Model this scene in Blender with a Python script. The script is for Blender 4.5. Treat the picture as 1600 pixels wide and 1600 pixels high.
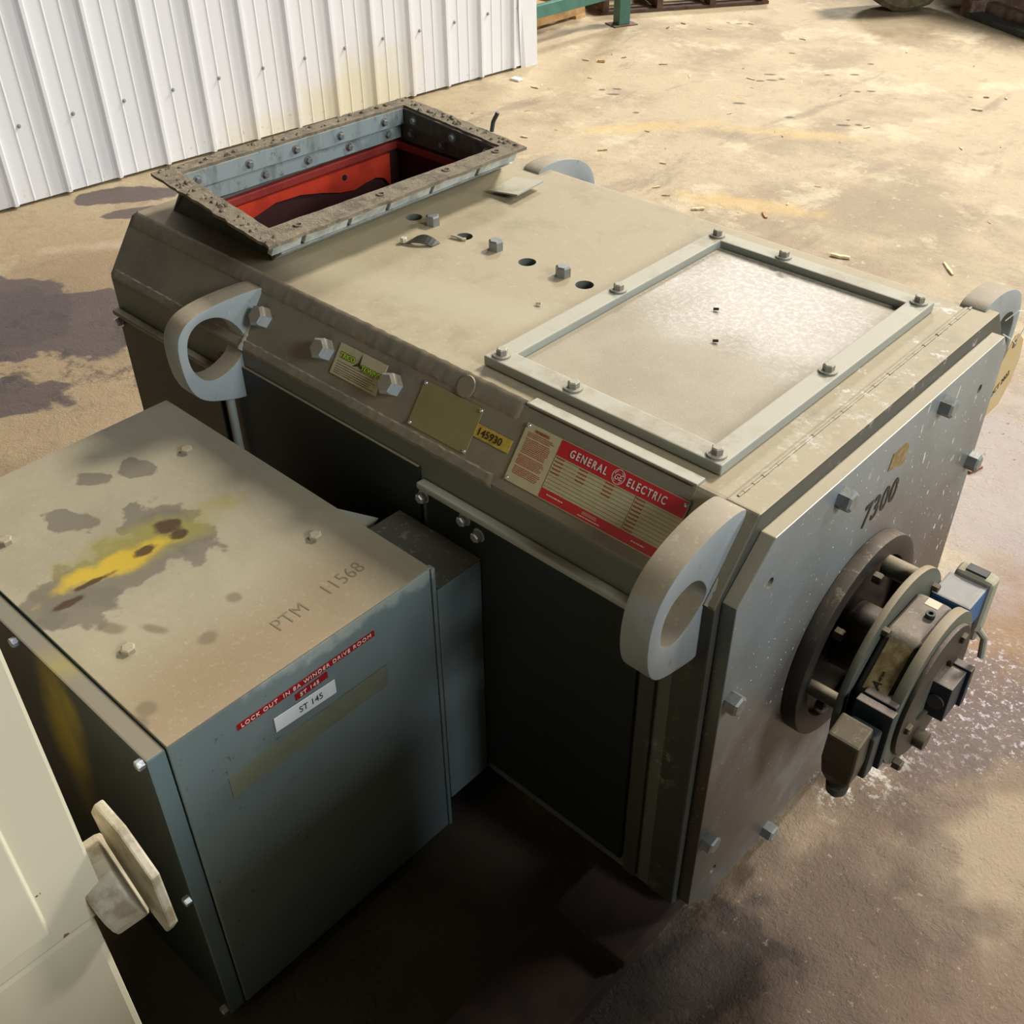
import bpy, bmesh, math, random
from mathutils import Vector, Matrix, noise
random.seed(7)
PI = math.pi
for o in list(bpy.data.objects): bpy.data.objects.remove(o)
SC = bpy.context.scene
COL = SC.collection

# ------------------------------------------------------------ camera, world, lights, exposure
cam_d = bpy.data.cameras.new('camera'); cam = bpy.data.objects.new('camera', cam_d); COL.objects.link(cam)
cam_d.sensor_width = 36; cam_d.lens = 1691.1/1600*36; cam_d.clip_start = .05
right = Vector((0.73088, 0.68217, 0)); fwd = Vector((-0.53585886, 0.57462857, -0.61859299))
def _camrot():
    a, b, c, t = 0, .66695069, .01053693, -.7505
    f = Vector((0, math.cos(b), -math.sin(b))); r = Vector((1, 0, 0)); d = f.cross(r)
    r2 = r*math.cos(c)+d*math.sin(c); d2 = -r*math.sin(c)+d*math.cos(c)
    M = Matrix.Rotation(-t, 3, 'Z')
    r2, d2, f = M@r2, M@d2, M@f
    return Matrix((r2, -d2, -f)).transposed()
cam.matrix_world = Matrix.Translation((0, 0, 1.745)) @ _camrot().to_4x4()
SC.camera = cam
W = bpy.data.worlds.new('world'); SC.world = W; W.use_nodes = True
W.node_tree.nodes['Background'].inputs[0].default_value = (.80, .86, 1, 1)
W.node_tree.nodes['Background'].inputs[1].default_value = .008
def area(name, loc, target, size, power, color, sy=None):
    d = bpy.data.lights.new(name, 'AREA'); d.energy = power; d.color = color; d.size = size
    if sy: d.shape = 'RECTANGLE'; d.size_y = sy
    o = bpy.data.objects.new(name, d); COL.objects.link(o); o.location = loc
    o.rotation_euler = (Vector(target)-Vector(loc)).to_track_quat('-Z', 'Y').to_euler(); return o
area('bay_and_fill_light', (-.6, 13.0, 10.4), (-1, 2.5, 0), 2.2, 2600, (1, .95, .88))
area('bay_and_fill_light', (-8.4, 14.6, 8.6), (-2, 3, 0), 1.9, 1000, (1, .97, .93))
area('bay_and_fill_light', (7.2, 14.0, 8.6), (-2.0, 2, 0), 1.9, 950, (1, .97, .93))
area('bay_and_fill_light', (8.2, 1.2, 5.6), (-1.0, .9, .3), 2.8, 700, (.88, .95, 1))  # unseen fill lamp, added to brighten the faces turned to +X
SC.view_settings.view_transform = 'Standard'; SC.view_settings.look = 'None'
SC.view_settings.gamma = 1; SC.view_settings.exposure = 0.0; SC.view_settings.use_curve_mapping = False

# ------------------------------------------------------------ colour and material helpers
def hx(r, g, b):
    f = lambda c: (c/255/12.92) if c/255 <= .04045 else ((c/255+.055)/1.055)**2.4
    return (f(r), f(g), f(b), 1)
class Mat:
    """small node builder: layers colours over a base with masks in world position"""
    def __init__(s, name, base, rough=.6, metal=0., spec=.5):
        s.m = bpy.data.materials.new(name); s.m.use_nodes = True; s.t = s.m.node_tree; s.n = s.t.nodes
        s.b = s.n['Principled BSDF']; s.b.inputs['Roughness'].default_value = rough
        s.b.inputs['Metallic'].default_value = metal; s.b.inputs['Specular IOR Level'].default_value = spec
        s.geo = s.n.new('ShaderNodeNewGeometry'); s.pos = s.geo.outputs['Position']
        rgb = s.n.new('ShaderNodeRGB'); rgb.outputs[0].default_value = base; s.c = rgb.outputs[0]
        s.r = None; s.rough0 = rough; s.h = None
    def link(s, a, b): s.t.links.new(a, b)
    def scaled(s, sc):
        v = s.n.new('ShaderNodeMapping'); v.inputs['Scale'].default_value = sc; s.link(s.pos, v.inputs[0]); return v.outputs[0]
    def noise(s, scale, detail=4, rough=.6, stretch=None, lo=.4, hi=.6, dist=0):
        n = s.n.new('ShaderNodeTexNoise'); n.inputs['Scale'].default_value = scale; n.inputs['Detail'].default_value = detail
        n.inputs['Roughness'].default_value = rough; n.inputs['Distortion'].default_value = dist
        s.link(s.scaled(stretch) if stretch else s.pos, n.inputs['Vector'])
        return s.ramp(n.outputs[0], lo, hi)
    def ramp(s, v, lo, hi, a=0., b=1.):
        m = s.n.new('ShaderNodeMapRange'); m.interpolation_type = 'SMOOTHSTEP'
        for i, x in enumerate((lo, hi, a, b)): m.inputs[1+i].default_value = x
        s.link(v, m.inputs[0]); return m.outputs[0]
    def math(s, op, a, b):
        m = s.n.new('ShaderNodeMath'); m.operation = op
        for i, x in enumerate((a, b)):
            if isinstance(x, (int, float)): m.inputs[i].default_value = x
            else: s.link(x, m.inputs[i])
        return m.outputs[0]
    def blob(s, c, r, ang=0, soft=.25, wob=.3, wscale=12, axis='z', seed=0):
        n = s.n.new('ShaderNodeTexNoise'); n.inputs['Scale'].default_value = wscale; n.inputs['Detail'].default_value = 5
        ad = s.n.new('ShaderNodeVectorMath'); ad.inputs[1].default_value = (seed*3.1, seed*1.7, seed*.9); s.link(s.pos, ad.inputs[0]); s.link(ad.outputs[0], n.inputs['Vector'])
        mp = s.n.new('ShaderNodeMapping'); mp.vector_type = 'TEXTURE'
        if axis == 'z': L, R, S = (c[0], c[1], 0), (0, 0, ang), (r[0], r[1], 1e4)
        elif axis == 'x': L, R, S = (0, c[0], c[1]), (ang, 0, 0), (1e4, r[0], r[1])
        else: L, R, S = (c[0], 0, c[1]), (0, ang, 0), (r[0], 1e4, r[1])
        mp.inputs['Location'].default_value = L; mp.inputs['Rotation'].default_value = R; mp.inputs['Scale'].default_value = S
        s.link(s.pos, mp.inputs[0])
        ln = s.n.new('ShaderNodeVectorMath'); ln.operation = 'LENGTH'; s.link(mp.outputs[0], ln.inputs[0])
        w = s.math('MULTIPLY', s.math('SUBTRACT', n.outputs[0], .5), wob*4)
        return s.ramp(s.math('ADD', ln.outputs['Value'], w), 1-soft, 1+soft, 1, 0)
    def facing(s, axis, lo, hi):
        x = s.n.new('ShaderNodeSeparateXYZ'); s.link(s.geo.outputs['Normal'], x.inputs[0]); return s.ramp(x.outputs[axis], lo, hi)
    def mix(s, mask, col, f=1.):
        if f != 1: mask = s.math('MULTIPLY', mask, f)
        m = s.n.new('ShaderNodeMix'); m.data_type = 'RGBA'; s.link(mask, m.inputs[0]); s.link(s.c, m.inputs[6]); m.inputs[7].default_value = col
        s.c = m.outputs[2]; return s
    def rmix(s, mask, val):
        m = s.n.new('ShaderNodeMix'); m.data_type = 'FLOAT'; s.link(mask, m.inputs[0])
        if s.r is None: m.inputs[2].default_value = s.rough0
        else: s.link(s.r, m.inputs[2])
        m.inputs[3].default_value = val; s.r = m.outputs[0]; return s
    def bump(s, v, strength, dist=.002):
        b = s.n.new('ShaderNodeBump'); b.inputs['Strength'].default_value = strength; b.inputs['Distance'].default_value = dist
        s.link(v, b.inputs['Height'])
        if s.h is not None: s.link(s.h, b.inputs['Normal'])
        s.h = b.outputs[0]; return s
    def done(s):
        s.link(s.c, s.b.inputs['Base Color'])
        if s.r is not None: s.link(s.r, s.b.inputs['Roughness'])
        if s.h is not None: s.link(s.h, s.b.inputs['Normal'])
        return s.m
def plain(name, col, rough=.6, metal=0., dirt=None, dscale=40, f=.6, bump=.15):
    m = Mat(name, col, rough, metal)
    if dirt: m.mix(m.noise(dscale, 5, .65, lo=.42, hi=.66), dirt, f)
    if bump: m.bump(m.noise(dscale*3, 4, lo=.2, hi=.8), bump, .001)
    return m.done()

# floor
m = Mat('concrete', hx(182, 163, 129), .62)
m.mix(m.noise(.9, 6, .65, lo=.45, hi=.60), hx(150, 130, 101), .85)
m.mix(m.noise(2.6, 7, .7, lo=.52, hi=.64), hx(204, 188, 154), .75)
m.mix(m.noise(1.5, 7, .7, stretch=(2.2, .8, 1), lo=.55, hi=.68, dist=.6), hx(140, 122, 98), .7)
m.mix(m.noise(9, 8, .75, lo=.53, hi=.72), hx(142, 122, 95), .5)
m.mix(m.noise(22, 5, .7, lo=.60, hi=.70), hx(218, 204, 176), .6)
m.mix(m.noise(46, 4, .7, lo=.66, hi=.72), hx(96, 78, 60), .6)
m.mix(m.blob((-3.05, 4.2), (.30, .06), .9, .6, .5, 9), hx(205, 172, 106), .5)
m.mix(m.blob((-2.15, 3.75), (.26, .07), .35, .6, .6, 9, seed=2), hx(212, 176, 104), .55)
m.mix(m.blob((-2.45, 4.6), (.30, .06), .5, .6, .6, 9, seed=3), hx(210, 178, 110), .45)
m.mix(m.blob((-2.95, 1.0), (1.7, 1.6), 0, .5, .3, 2), hx(168, 140, 106), .5)
# brown worn area at the right-hand end of the motor
m.mix(m.blob((.35, 1.35), (1.05, 1.05), .2, .35, .5, 3), hx(124, 98, 74), .85)
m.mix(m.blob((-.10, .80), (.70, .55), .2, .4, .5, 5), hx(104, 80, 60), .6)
m.mix(m.blob((-.04, 1.52), (.20, .22), .2, .4, .8, 6, seed=21), hx(170, 148, 118), .8)
m.mix(m.noise(11, 7, .75, lo=.56, hi=.64), hx(110, 90, 70), .2)
m.mix(m.blob((-.33, 2.15), (.16, .50), -.5, .4, .5, 7), hx(140, 100, 56), .75)
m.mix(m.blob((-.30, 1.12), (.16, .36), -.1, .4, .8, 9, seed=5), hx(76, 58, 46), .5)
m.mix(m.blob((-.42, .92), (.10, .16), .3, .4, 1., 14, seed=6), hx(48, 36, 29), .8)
m.mix(m.blob((-.66, 2.62), (.34, .62), -.3, .35, .5, 6), hx(168, 152, 146), .75)  # pinkish light reflection painted into the floor colour
m.mix(m.noise(5, 8, .8, stretch=(1.2, 1, 1), lo=.52, hi=.58), hx(118, 94, 72), .10)
m.mix(m.blob((-.36, 1.72), (.15, .20), -.3, .4, .6, 9, seed=4), hx(92, 70, 62), .8)
spk = m.math('MULTIPLY', m.noise(60, 6, .75, lo=.54, hi=.60), m.blob((-.37, 1.76), (.17, .26), -.4, .5, .6, 8, seed=8))
m.mix(spk, hx(206, 196, 198), .8)
spk2 = m.math('MULTIPLY', m.noise(26, 6, .75, lo=.50, hi=.60), m.blob((-.45, 1.45), (.07, .10), -.4, .6, .6, 12, seed=9))
m.mix(spk2, hx(222, 214, 196), .9)
spk3 = m.math('MULTIPLY', m.noise(52, 6, .8, lo=.60, hi=.66), m.blob((-.10, 1.20), (.6, .6), 0, .6, .6, 8, seed=10))
m.mix(spk3, hx(176, 150, 126), .8)
m.mix(m.math('MULTIPLY', m.noise(30, 6, .8, lo=.60, hi=.64), m.blob((-.68, 2.85), (.16, .14), 0, .6, .5, 8, seed=11)), hx(40, 30, 30), .95)
# dark oil stains on the left
for c, r, a, sd in (((-3.36, 1.36), (.50, .24), .85, 1), ((-3.0, 1.02), (.22, .11), .8, 2), ((-4.16, 2.12), (.19, .10), .9, 3), ((-3.92, 2.10), (.20, .07), .95, 4), ((-3.60, 1.18), (.30, .28), .6, 5)):
    b = m.blob(c, r, a, .05, .42, 5, seed=sd); m.mix(b, hx(86, 72, 70), .9); m.rmix(b, .42)
m.mix(m.math('MULTIPLY', m.noise(7, 6, .75, lo=.5, hi=.6), m.blob((-3.2, 1.2), (.6, .3), .8, .5, .4, 4, seed=14)), hx(58, 48, 48), .6)
m.mix(m.blob((-3.62, 2.02), (.42, .05), .95, .5, .5, 9, seed=15), hx(206, 186, 158), .6)
m.mix(m.blob((-.85, .55), (.46, .62), 0, .25, .25, 4, seed=31), hx(46, 38, 32), .9)   # shade of the gap beside the motor, painted into the floor
# small drip marks
for i, (x, y) in enumerate(((-2.73, 5.83), (-2.70, 5.60), (-2.98, 5.23), (-2.95, 5.28), (-3.02, 5.18), (-3.04, 5.31), (-3.55, 4.52), (-3.50, 4.58), (-3.46, 4.50), (-2.55, 5.35), (-2.50, 5.40), (-2.35, 4.85), (-2.30, 4.9), (-2.6, 4.78), (-2.9, 4.8), (-3.2, 4.35))):
    m.mix(m.blob((x, y), (.017+.007*(i % 3), .014), .6, .3, .2, 30, seed=i), hx(74, 58, 46), .85)
wet = m.blob((-.6, 2.55), (.55, 1.0), -.3, .4, .4, 5, seed=3)
m.rmix(wet, .38)
m.bump(m.noise(130, 5, .7, lo=.1, hi=.9), .45, .004)
m.bump(m.noise(34, 6, .7, stretch=(1, 1, 1), lo=.45, hi=.56, dist=.5), .22, .004)
m.bump(m.noise(9, 6, .7, lo=.47, hi=.53, dist=.3), .2, .006)
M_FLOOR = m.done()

# corrugated white wall
m = Mat('white_painted_sheet', hx(232, 233, 236), .42)
m.mix(m.blob((1.50+1.966, .0), (.36, .26), 0, .6, .35, 5, axis='x'), hx(226, 214, 180), .8)
m.mix(m.blob((.9+1.966, .0), (.20, .12), 0, .6, .35, 5, axis='x'), hx(230, 222, 198), .6)
m.mix(m.math('MULTIPLY', m.noise(50, 5, lo=.6, hi=.7), m.blob((1.1+1.966, .02), (1.6, .06), 0, .5, .3, 6, axis='x')), hx(196, 168, 120), .6)
M_WALL = m.done()
M_SCREW = plain('zinc_screw', hx(158, 158, 160), .4, .2)

# dusty grey machine paint
DUST = hx(176, 160, 128)
def machine(name, base, dust=DUST, f=.93, up=(.35, .75), extra=None, rough=.5):
    m = Mat(name, base, rough)
    m.mix(m.noise(5, 5, .6, lo=.4, hi=.7), tuple(c*.8 for c in base[:3])+(1,), .5)
    if extra: extra(m, 0)
    up_m = m.facing('Z', *up)
    m.mix(up_m, dust, f)
    m.mix(m.math('MULTIPLY', up_m, m.noise(7, 6, .7, lo=.5, hi=.68)), hx(150, 136, 108), .6)
    m.mix(m.math('MULTIPLY', up_m, m.noise(60, 5, .8, lo=.55, hi=.66)), hx(190, 179, 152), .4)
    if extra: extra(m, 1)
    m.rmix(up_m, .66)
    m.bump(m.noise(220, 4, .7, lo=.1, hi=.9), .16, .001)
    return m.done()
def motor_marks(m, k):
    if k == 1:
        m.mix(m.math('MULTIPLY', m.noise(24, 6, .8, lo=.56, hi=.64), m.blob((-.56, 1.52), (.06, .32), 0, .5, .5, 9)), hx(222, 218, 212), .8)
        m.mix(m.math('MULTIPLY', m.noise(36, 6, .8, lo=.52, hi=.64), m.blob((-.55, 1.20), (.03, .25), 0, .5, .5, 9, seed=3)), hx(206, 200, 182), .5)
        m.mix(m.blob((-1.25, 1.16), (.25, .05), .3, .6, .8, 6, seed=4), hx(184, 172, 144), .5)
        m.mix(m.blob((-1.72, 1.02), (.30, .07), 0, .6, .4, 6, seed=6), hx(118, 104, 84), .7)
M_MOTOR = machine('dusty_grey_motor_paint', hx(104, 107, 100), extra=motor_marks)
M_MOTORFRAME = machine('shade_dark_end_frame_paint', hx(72, 72, 66), extra=motor_marks)  # motor paint copied darker to stand in for shade on the end frame
M_MOTORDARK = machine('shade_dark_green_grey_paint', hx(28, 33, 31))  # green-grey paint set near black to carry the shade of the side
m = Mat('brown_dusted_chamfer_paint', hx(134, 124, 104), .6)
m.mix(m.noise(9, 6, .7, lo=.42, hi=.66), hx(114, 107, 92), .7)
m.mix(m.noise(70, 5, .7, lo=.55, hi=.7), hx(156, 146, 124), .35)
m.mix(m.facing('Z', .8, .9), DUST, .9)
m.bump(m.noise(160, 4, .7, lo=.1, hi=.9), .2, .001)
M_CHAMFER = m.done()
def lug_marks(m, k):
    if k == 1:
        m.mix(m.noise(26, 6, .75, lo=.60, hi=.68), hx(138, 120, 96), .6)
        m.mix(m.noise(80, 5, .8, lo=.68, hi=.71), hx(104, 66, 44), .9)
        m.mix(m.noise(55, 5, .8, stretch=(1, 1, .5), lo=.66, hi=.69), hx(200, 206, 206), .7)
M_LUG = machine('chipped_light_grey_lug_paint', hx(150, 157, 158), dust=hx(160, 144, 118), up=(.35, .7), extra=lug_marks)
M_PAINTLIGHT = machine('pale_grey_bar_paint', hx(158, 160, 150), dust=hx(184, 177, 156))
m = Mat('dusty_cover_panel', hx(170, 157, 132), .62)
m.mix(m.noise(5, 6, .7, lo=.45, hi=.66), hx(156, 142, 116), .7)
m.mix(m.math('MULTIPLY', m.noise(90, 5, .85, lo=.45, hi=.62), m.blob((-.80, 1.50), (.24, .16), -.1, .6, .5, 6)), hx(206, 200, 198), .7)  # pale highlight painted into the cover colour
m.mix(m.noise(160, 3, .7, lo=.62, hi=.70), hx(196, 186, 164), .5)
m.rmix(m.blob((-.80, 1.50), (.24, .15), -.1, .7, .5, 8), .28)
m.bump(m.noise(260, 4, .8, lo=.1, hi=.9), .3, .0012)
M_COVER = m.done()
# end plate with white splashes
m = Mat('spattered_grey_end_plate', hx(138, 146, 147), .38)
m.mix(m.blob((1.30, .25), (.75, .46), 0, .6, .25, 4, axis='x'), hx(78, 68, 56), .92)  # brown dirt low down, enlarged and deepened to stand in for shade
m.mix(m.blob((1.36, .62), (.10, .10), .2, .5, .4, 8, axis='x'), hx(112, 104, 96), .5)  # brown reflection below the number, painted into the plate colour
m.mix(m.noise(6, 6, .7, lo=.45, hi=.7), hx(120, 127, 128), .5)
m.mix(m.math('MULTIPLY', m.noise(60, 3, .6, stretch=(1, 1.1, .42), lo=.655, hi=.69), m.blob((1.58, .62), (.26, .36), 0, .6, .2, 6, axis='x')), hx(226, 224, 212), .9)
m.mix(m.math('MULTIPLY', m.noise(150, 2, .5, lo=.70, hi=.73), m.blob((1.4, .6), (.5, .4), 0, .4, .2, 6, axis='x')), hx(226, 224, 212), .9)
m.mix(m.facing('Z', .4, .8), hx(186, 172, 140), .95)
m.bump(m.noise(180, 4, .7, lo=.1, hi=.9), .12, .001)
M_PLATE = m.done()
# ducting
m = Mat('weathered_galvanised_sheet', hx(168, 178, 176), .5, .25)
m.mix(m.noise(14, 6, .7, stretch=(1, 1, .3), lo=.5, hi=.66), hx(116, 122, 112), .7)
m.mix(m.noise(40, 5, .7, lo=.58, hi=.68), hx(92, 82, 64), .6)
M_GALV = m.done()
m = Mat('dirt_caked_flange_steel', hx(142, 128, 104), .8)
m.mix(m.noise(22, 6, .75, lo=.48, hi=.6), hx(98, 86, 66), .7)
m.mix(m.noise(70, 5, .75, lo=.56, hi=.66), hx(184, 168, 138), .6)
m.bump(m.noise(70, 6, .8, lo=.2, hi=.8), .8, .004)
M_DIRTY = m.done()
M_WHITEZINC = plain('pale_zinc_strip', hx(196, 204, 202), .45, .1, hx(120, 124, 116), 30, .6)
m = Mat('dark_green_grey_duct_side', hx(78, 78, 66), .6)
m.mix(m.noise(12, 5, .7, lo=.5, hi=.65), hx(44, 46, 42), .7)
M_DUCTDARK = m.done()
M_RED = plain('orange_red_primer', hx(196, 60, 36), .45, 0, hx(160, 40, 26), 14, .6, .05)
M_REDRIM = plain('dull_red_rim_paint', hx(152, 52, 44), .5, 0, hx(120, 34, 28), 20, .6, .05)
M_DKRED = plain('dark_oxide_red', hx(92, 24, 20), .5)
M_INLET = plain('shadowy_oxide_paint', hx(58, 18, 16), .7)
M_BLACK = plain('black_void_paint', hx(12, 12, 12), .8)
# terminal box
M_BLUE = Mat('blue_grey_enamel', hx(114, 127, 126), .5)
m = M_BLUE
m.mix(m.noise(4, 5, .6, lo=.4, hi=.7), hx(102, 117, 120), .7)
m.mix(m.math('MULTIPLY', m.noise(60, 4, .7, lo=.64, hi=.68), m.noise(3, 2, lo=.4, hi=.6)), hx(60, 66, 60), .8)
m.mix(m.blob((.70, .67), (.18, .015), 0, .5, .8, 30, axis='x'), hx(176, 182, 172), .6)
m.bump(m.noise(200, 4, .7, lo=.1, hi=.9), .12, .001)
M_BLUE = m.done()
m = Mat('dusty_tan_box_top', hx(160, 150, 124), .62)
m.mix(m.noise(5, 6, .7, lo=.42, hi=.66), hx(146, 136, 112), .7)
m.mix(m.blob((-.98, .50), (.10, .26), 0, .7, .4, 5), hx(138, 116, 86), .8)
m.mix(m.noise(140, 4, .75, lo=.55, hi=.68), hx(178, 168, 144), .35)
grey = hx(108, 100, 84)
for c, r, a, sd in (((-1.265, .405), (.075, .050), .6, 1), ((-1.30, .60), (.055, .040), 0, 2), ((-1.225, .60), (.030, .030), 0, 3), ((-1.43, .505), (.042, .028), .3, 4), ((-1.515, .59), (.032, .018), .8, 5), ((-1.48, .655), (.030, .022), .2, 6), ((-1.27, .49), (.062, .15), -.12, 7), ((-1.33, .60), (.06, .05), .2, 13), ((-1.35, .55), (.014, .010), 0, 12)):
    m.mix(m.blob(c, r, a, .10, .55, 22, seed=sd), grey, .85)
for c, r in (((-1.17, .42), (.02, .010)), ((-1.12, .46), (.02, .008)), ((-1.05, .50), (.012, .014)), ((-1.09, .575), (.012, .010)), ((-1.00, .37), (.014, .012)), ((-.99, .345), (.02, .016))):
    m.mix(m.blob(c, r, .5, .4, .3, 30, seed=9), hx(112, 98, 76), .75)
m.mix(m.blob((-1.30, .55), (.045, .13), -.12, .5, .5, 22, seed=7), hx(140, 130, 62), .85)
m.mix(m.blob((-1.285, .50), (.022, .085), -.12, .4, .5, 30, seed=8), hx(196, 164, 40), .85)
for c, r, a, sd in (((-1.305, .603), (.020, .020), 0, 1), ((-1.28, .545), (.010, .018), 0, 2), ((-1.275, .605), (.012, .014), 0, 5), ((-1.275, .455), (.006, .030), -.1, 3), ((-1.26, .405), (.007, .022), -.1, 4)):
    m.mix(m.blob(c, r, a, .3, .4, 50, seed=sd), hx(66, 40, 16), .92)
m.bump(m.noise(220, 4, .7, lo=.1, hi=.9), .15, .001)
M_BOXTOP = m.done()
m = Mat('shaded_green_black_door', hx(44, 52, 50), .5)
m.mix(m.facing('Z', .5, .8), hx(130, 122, 104), .95)
m.mix(m.facing('X', .5, .8), hx(104, 124, 128), .9)  # box enamel only towards +X; near-black base carries the side shade
m.mix(m.math('MULTIPLY', m.blob((-1.20, .50), (.045, .15), .25, .7, .3, 9, axis='y'), m.noise(10, 4, stretch=(1, 1, .2), lo=.1, hi=.5)), hx(178, 156, 20), .85)
M_DOOR = m.done()
m = Mat('cream_machine_enamel', hx(218, 209, 180), .45)
m.mix(m.noise(3, 4, .6, lo=.4, hi=.7), hx(208, 200, 172), .6)
m.mix(m.noise(30, 4, .6, lo=.715, hi=.73), hx(120, 66, 40), .9)
M_CREAM = m.done()
M_CREAMDIRTY = plain('grimy_cream_enamel', hx(188, 178, 152), .55, 0, hx(138, 120, 92), 26, .8, .3)
M_STEEL = plain('bolt_steel', hx(140, 143, 140), .45, .3, hx(120, 112, 94), 60, .6)
M_BRIGHT = plain('bright_zinc', hx(196, 198, 200), .3, .7)
M_WOOD = plain('raw_pine', hx(196, 160, 108), .7, 0, hx(150, 112, 70), 12, .7)
M_WOODDK = plain('stained_pallet_wood', hx(110, 84, 66), .8, 0, hx(70, 50, 40), 10, .7)
M_WOODPALE = plain('pale_splinter', hx(222, 200, 156), .8)
M_SKID = plain('dark_brown_timber', hx(58, 42, 33), .85, 0, hx(34, 26, 22), 14, .7)
M_RACK = plain('teal_green_enamel', hx(74, 122, 108), .45, 0, hx(58, 98, 88), 12, .5)
M_RUBBER = plain('grimy_tyre_rubber', hx(92, 82, 60), .85, 0, hx(136, 122, 90), 14, .7, .5)
M_RUST = plain('rusty_brown_steel', hx(100, 70, 52), .7, .1, hx(150, 142, 132), 12, .6)
M_DARKSTEEL = plain('dark_steel', hx(62, 62, 60), .6, .2, hx(92, 86, 74), 10, .6)
M_ENCODER = machine('dusty_dark_blue_encoder', hx(26, 40, 50), dust=hx(128, 112, 98), up=(.5, .85))
M_ENCBROWN = machine('grimy_brown_cast_iron', hx(44, 39, 33), dust=hx(104, 90, 74), up=(.4, .9))
M_ENCCREAM = machine('dusty_grey_green_flange', hx(84, 86, 74), dust=hx(160, 144, 116), up=(.4, .9))
M_BLUEDK = machine('blue_connector_body', hx(42, 92, 138), dust=hx(166, 160, 152), up=(.4, .8))
M_CONN = machine('grey_brown_connector', hx(70, 63, 50), dust=hx(124, 110, 86), up=(.4, .8))
M_CONNLT = machine('pale_grey_connector', hx(150, 150, 132), dust=hx(176, 168, 140), up=(.4, .8))
def flat(name, col, rough=.5): return plain(name, col, rough, bump=0)
M_PAPERTAN = plain('buff_tag_card', hx(206, 176, 122), .8, 0, hx(196, 186, 160), 20, .6, 0)
M_TAGTXT = flat('ink_black', hx(30, 28, 24))
M_LBLRED = flat('label_red', hx(196, 28, 40)); M_LBLRED2 = flat('embossed_tape_red', hx(150, 22, 30), .35)
M_LBLCREAM = plain('label_cream_metal', hx(196, 184, 146), .4, 0, hx(176, 162, 122), 30, .4, 0)
M_TXTW = flat('emboss_white', hx(228, 216, 204)); M_TXTR = flat('print_red', hx(170, 84, 58)); M_TXTK = flat('print_dark', hx(58, 44, 28))
M_WHITE = flat('label_white', hx(226, 228, 232)); M_OLIVE = plain('olive_tape_residue', hx(112, 116, 96), .8, 0, hx(100, 100, 82), 30, .5, 0)
M_BRASS = plain('blank_brass_plate', hx(156, 144, 98), .42, .25, hx(140, 128, 86), 20, .4, .05)
M_YELLOW = plain('yellow_number_plate', hx(204, 172, 70), .5, 0, hx(90, 74, 34), 60, .5, 0)
M_LIME = flat('print_lime_green', hx(176, 214, 50)); M_DKGREEN = flat('print_dark_green', hx(40, 58, 26))
M_TRICO = plain('soiled_cream_sticker', hx(190, 180, 146), .5, 0, hx(168, 154, 116), 30, .5, 0)
M_SCRATCH = flat('scratched_marking', hx(118, 106, 80)); M_GOLD = plain('brown_gold_decal', hx(128, 104, 60), .5, 0, hx(186, 170, 130), 60, .5, 0)
M_WHITEPLASTIC = flat('white_scrap_plastic', hx(236, 232, 226)); M_LEAF = flat('dead_leaf_brown', hx(140, 90, 62))
M_CLIP = flat('bent_metal_scrap', hx(60, 56, 46)); M_CLIPLT = flat('pale_plastic_nut', hx(206, 196, 170))

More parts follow.
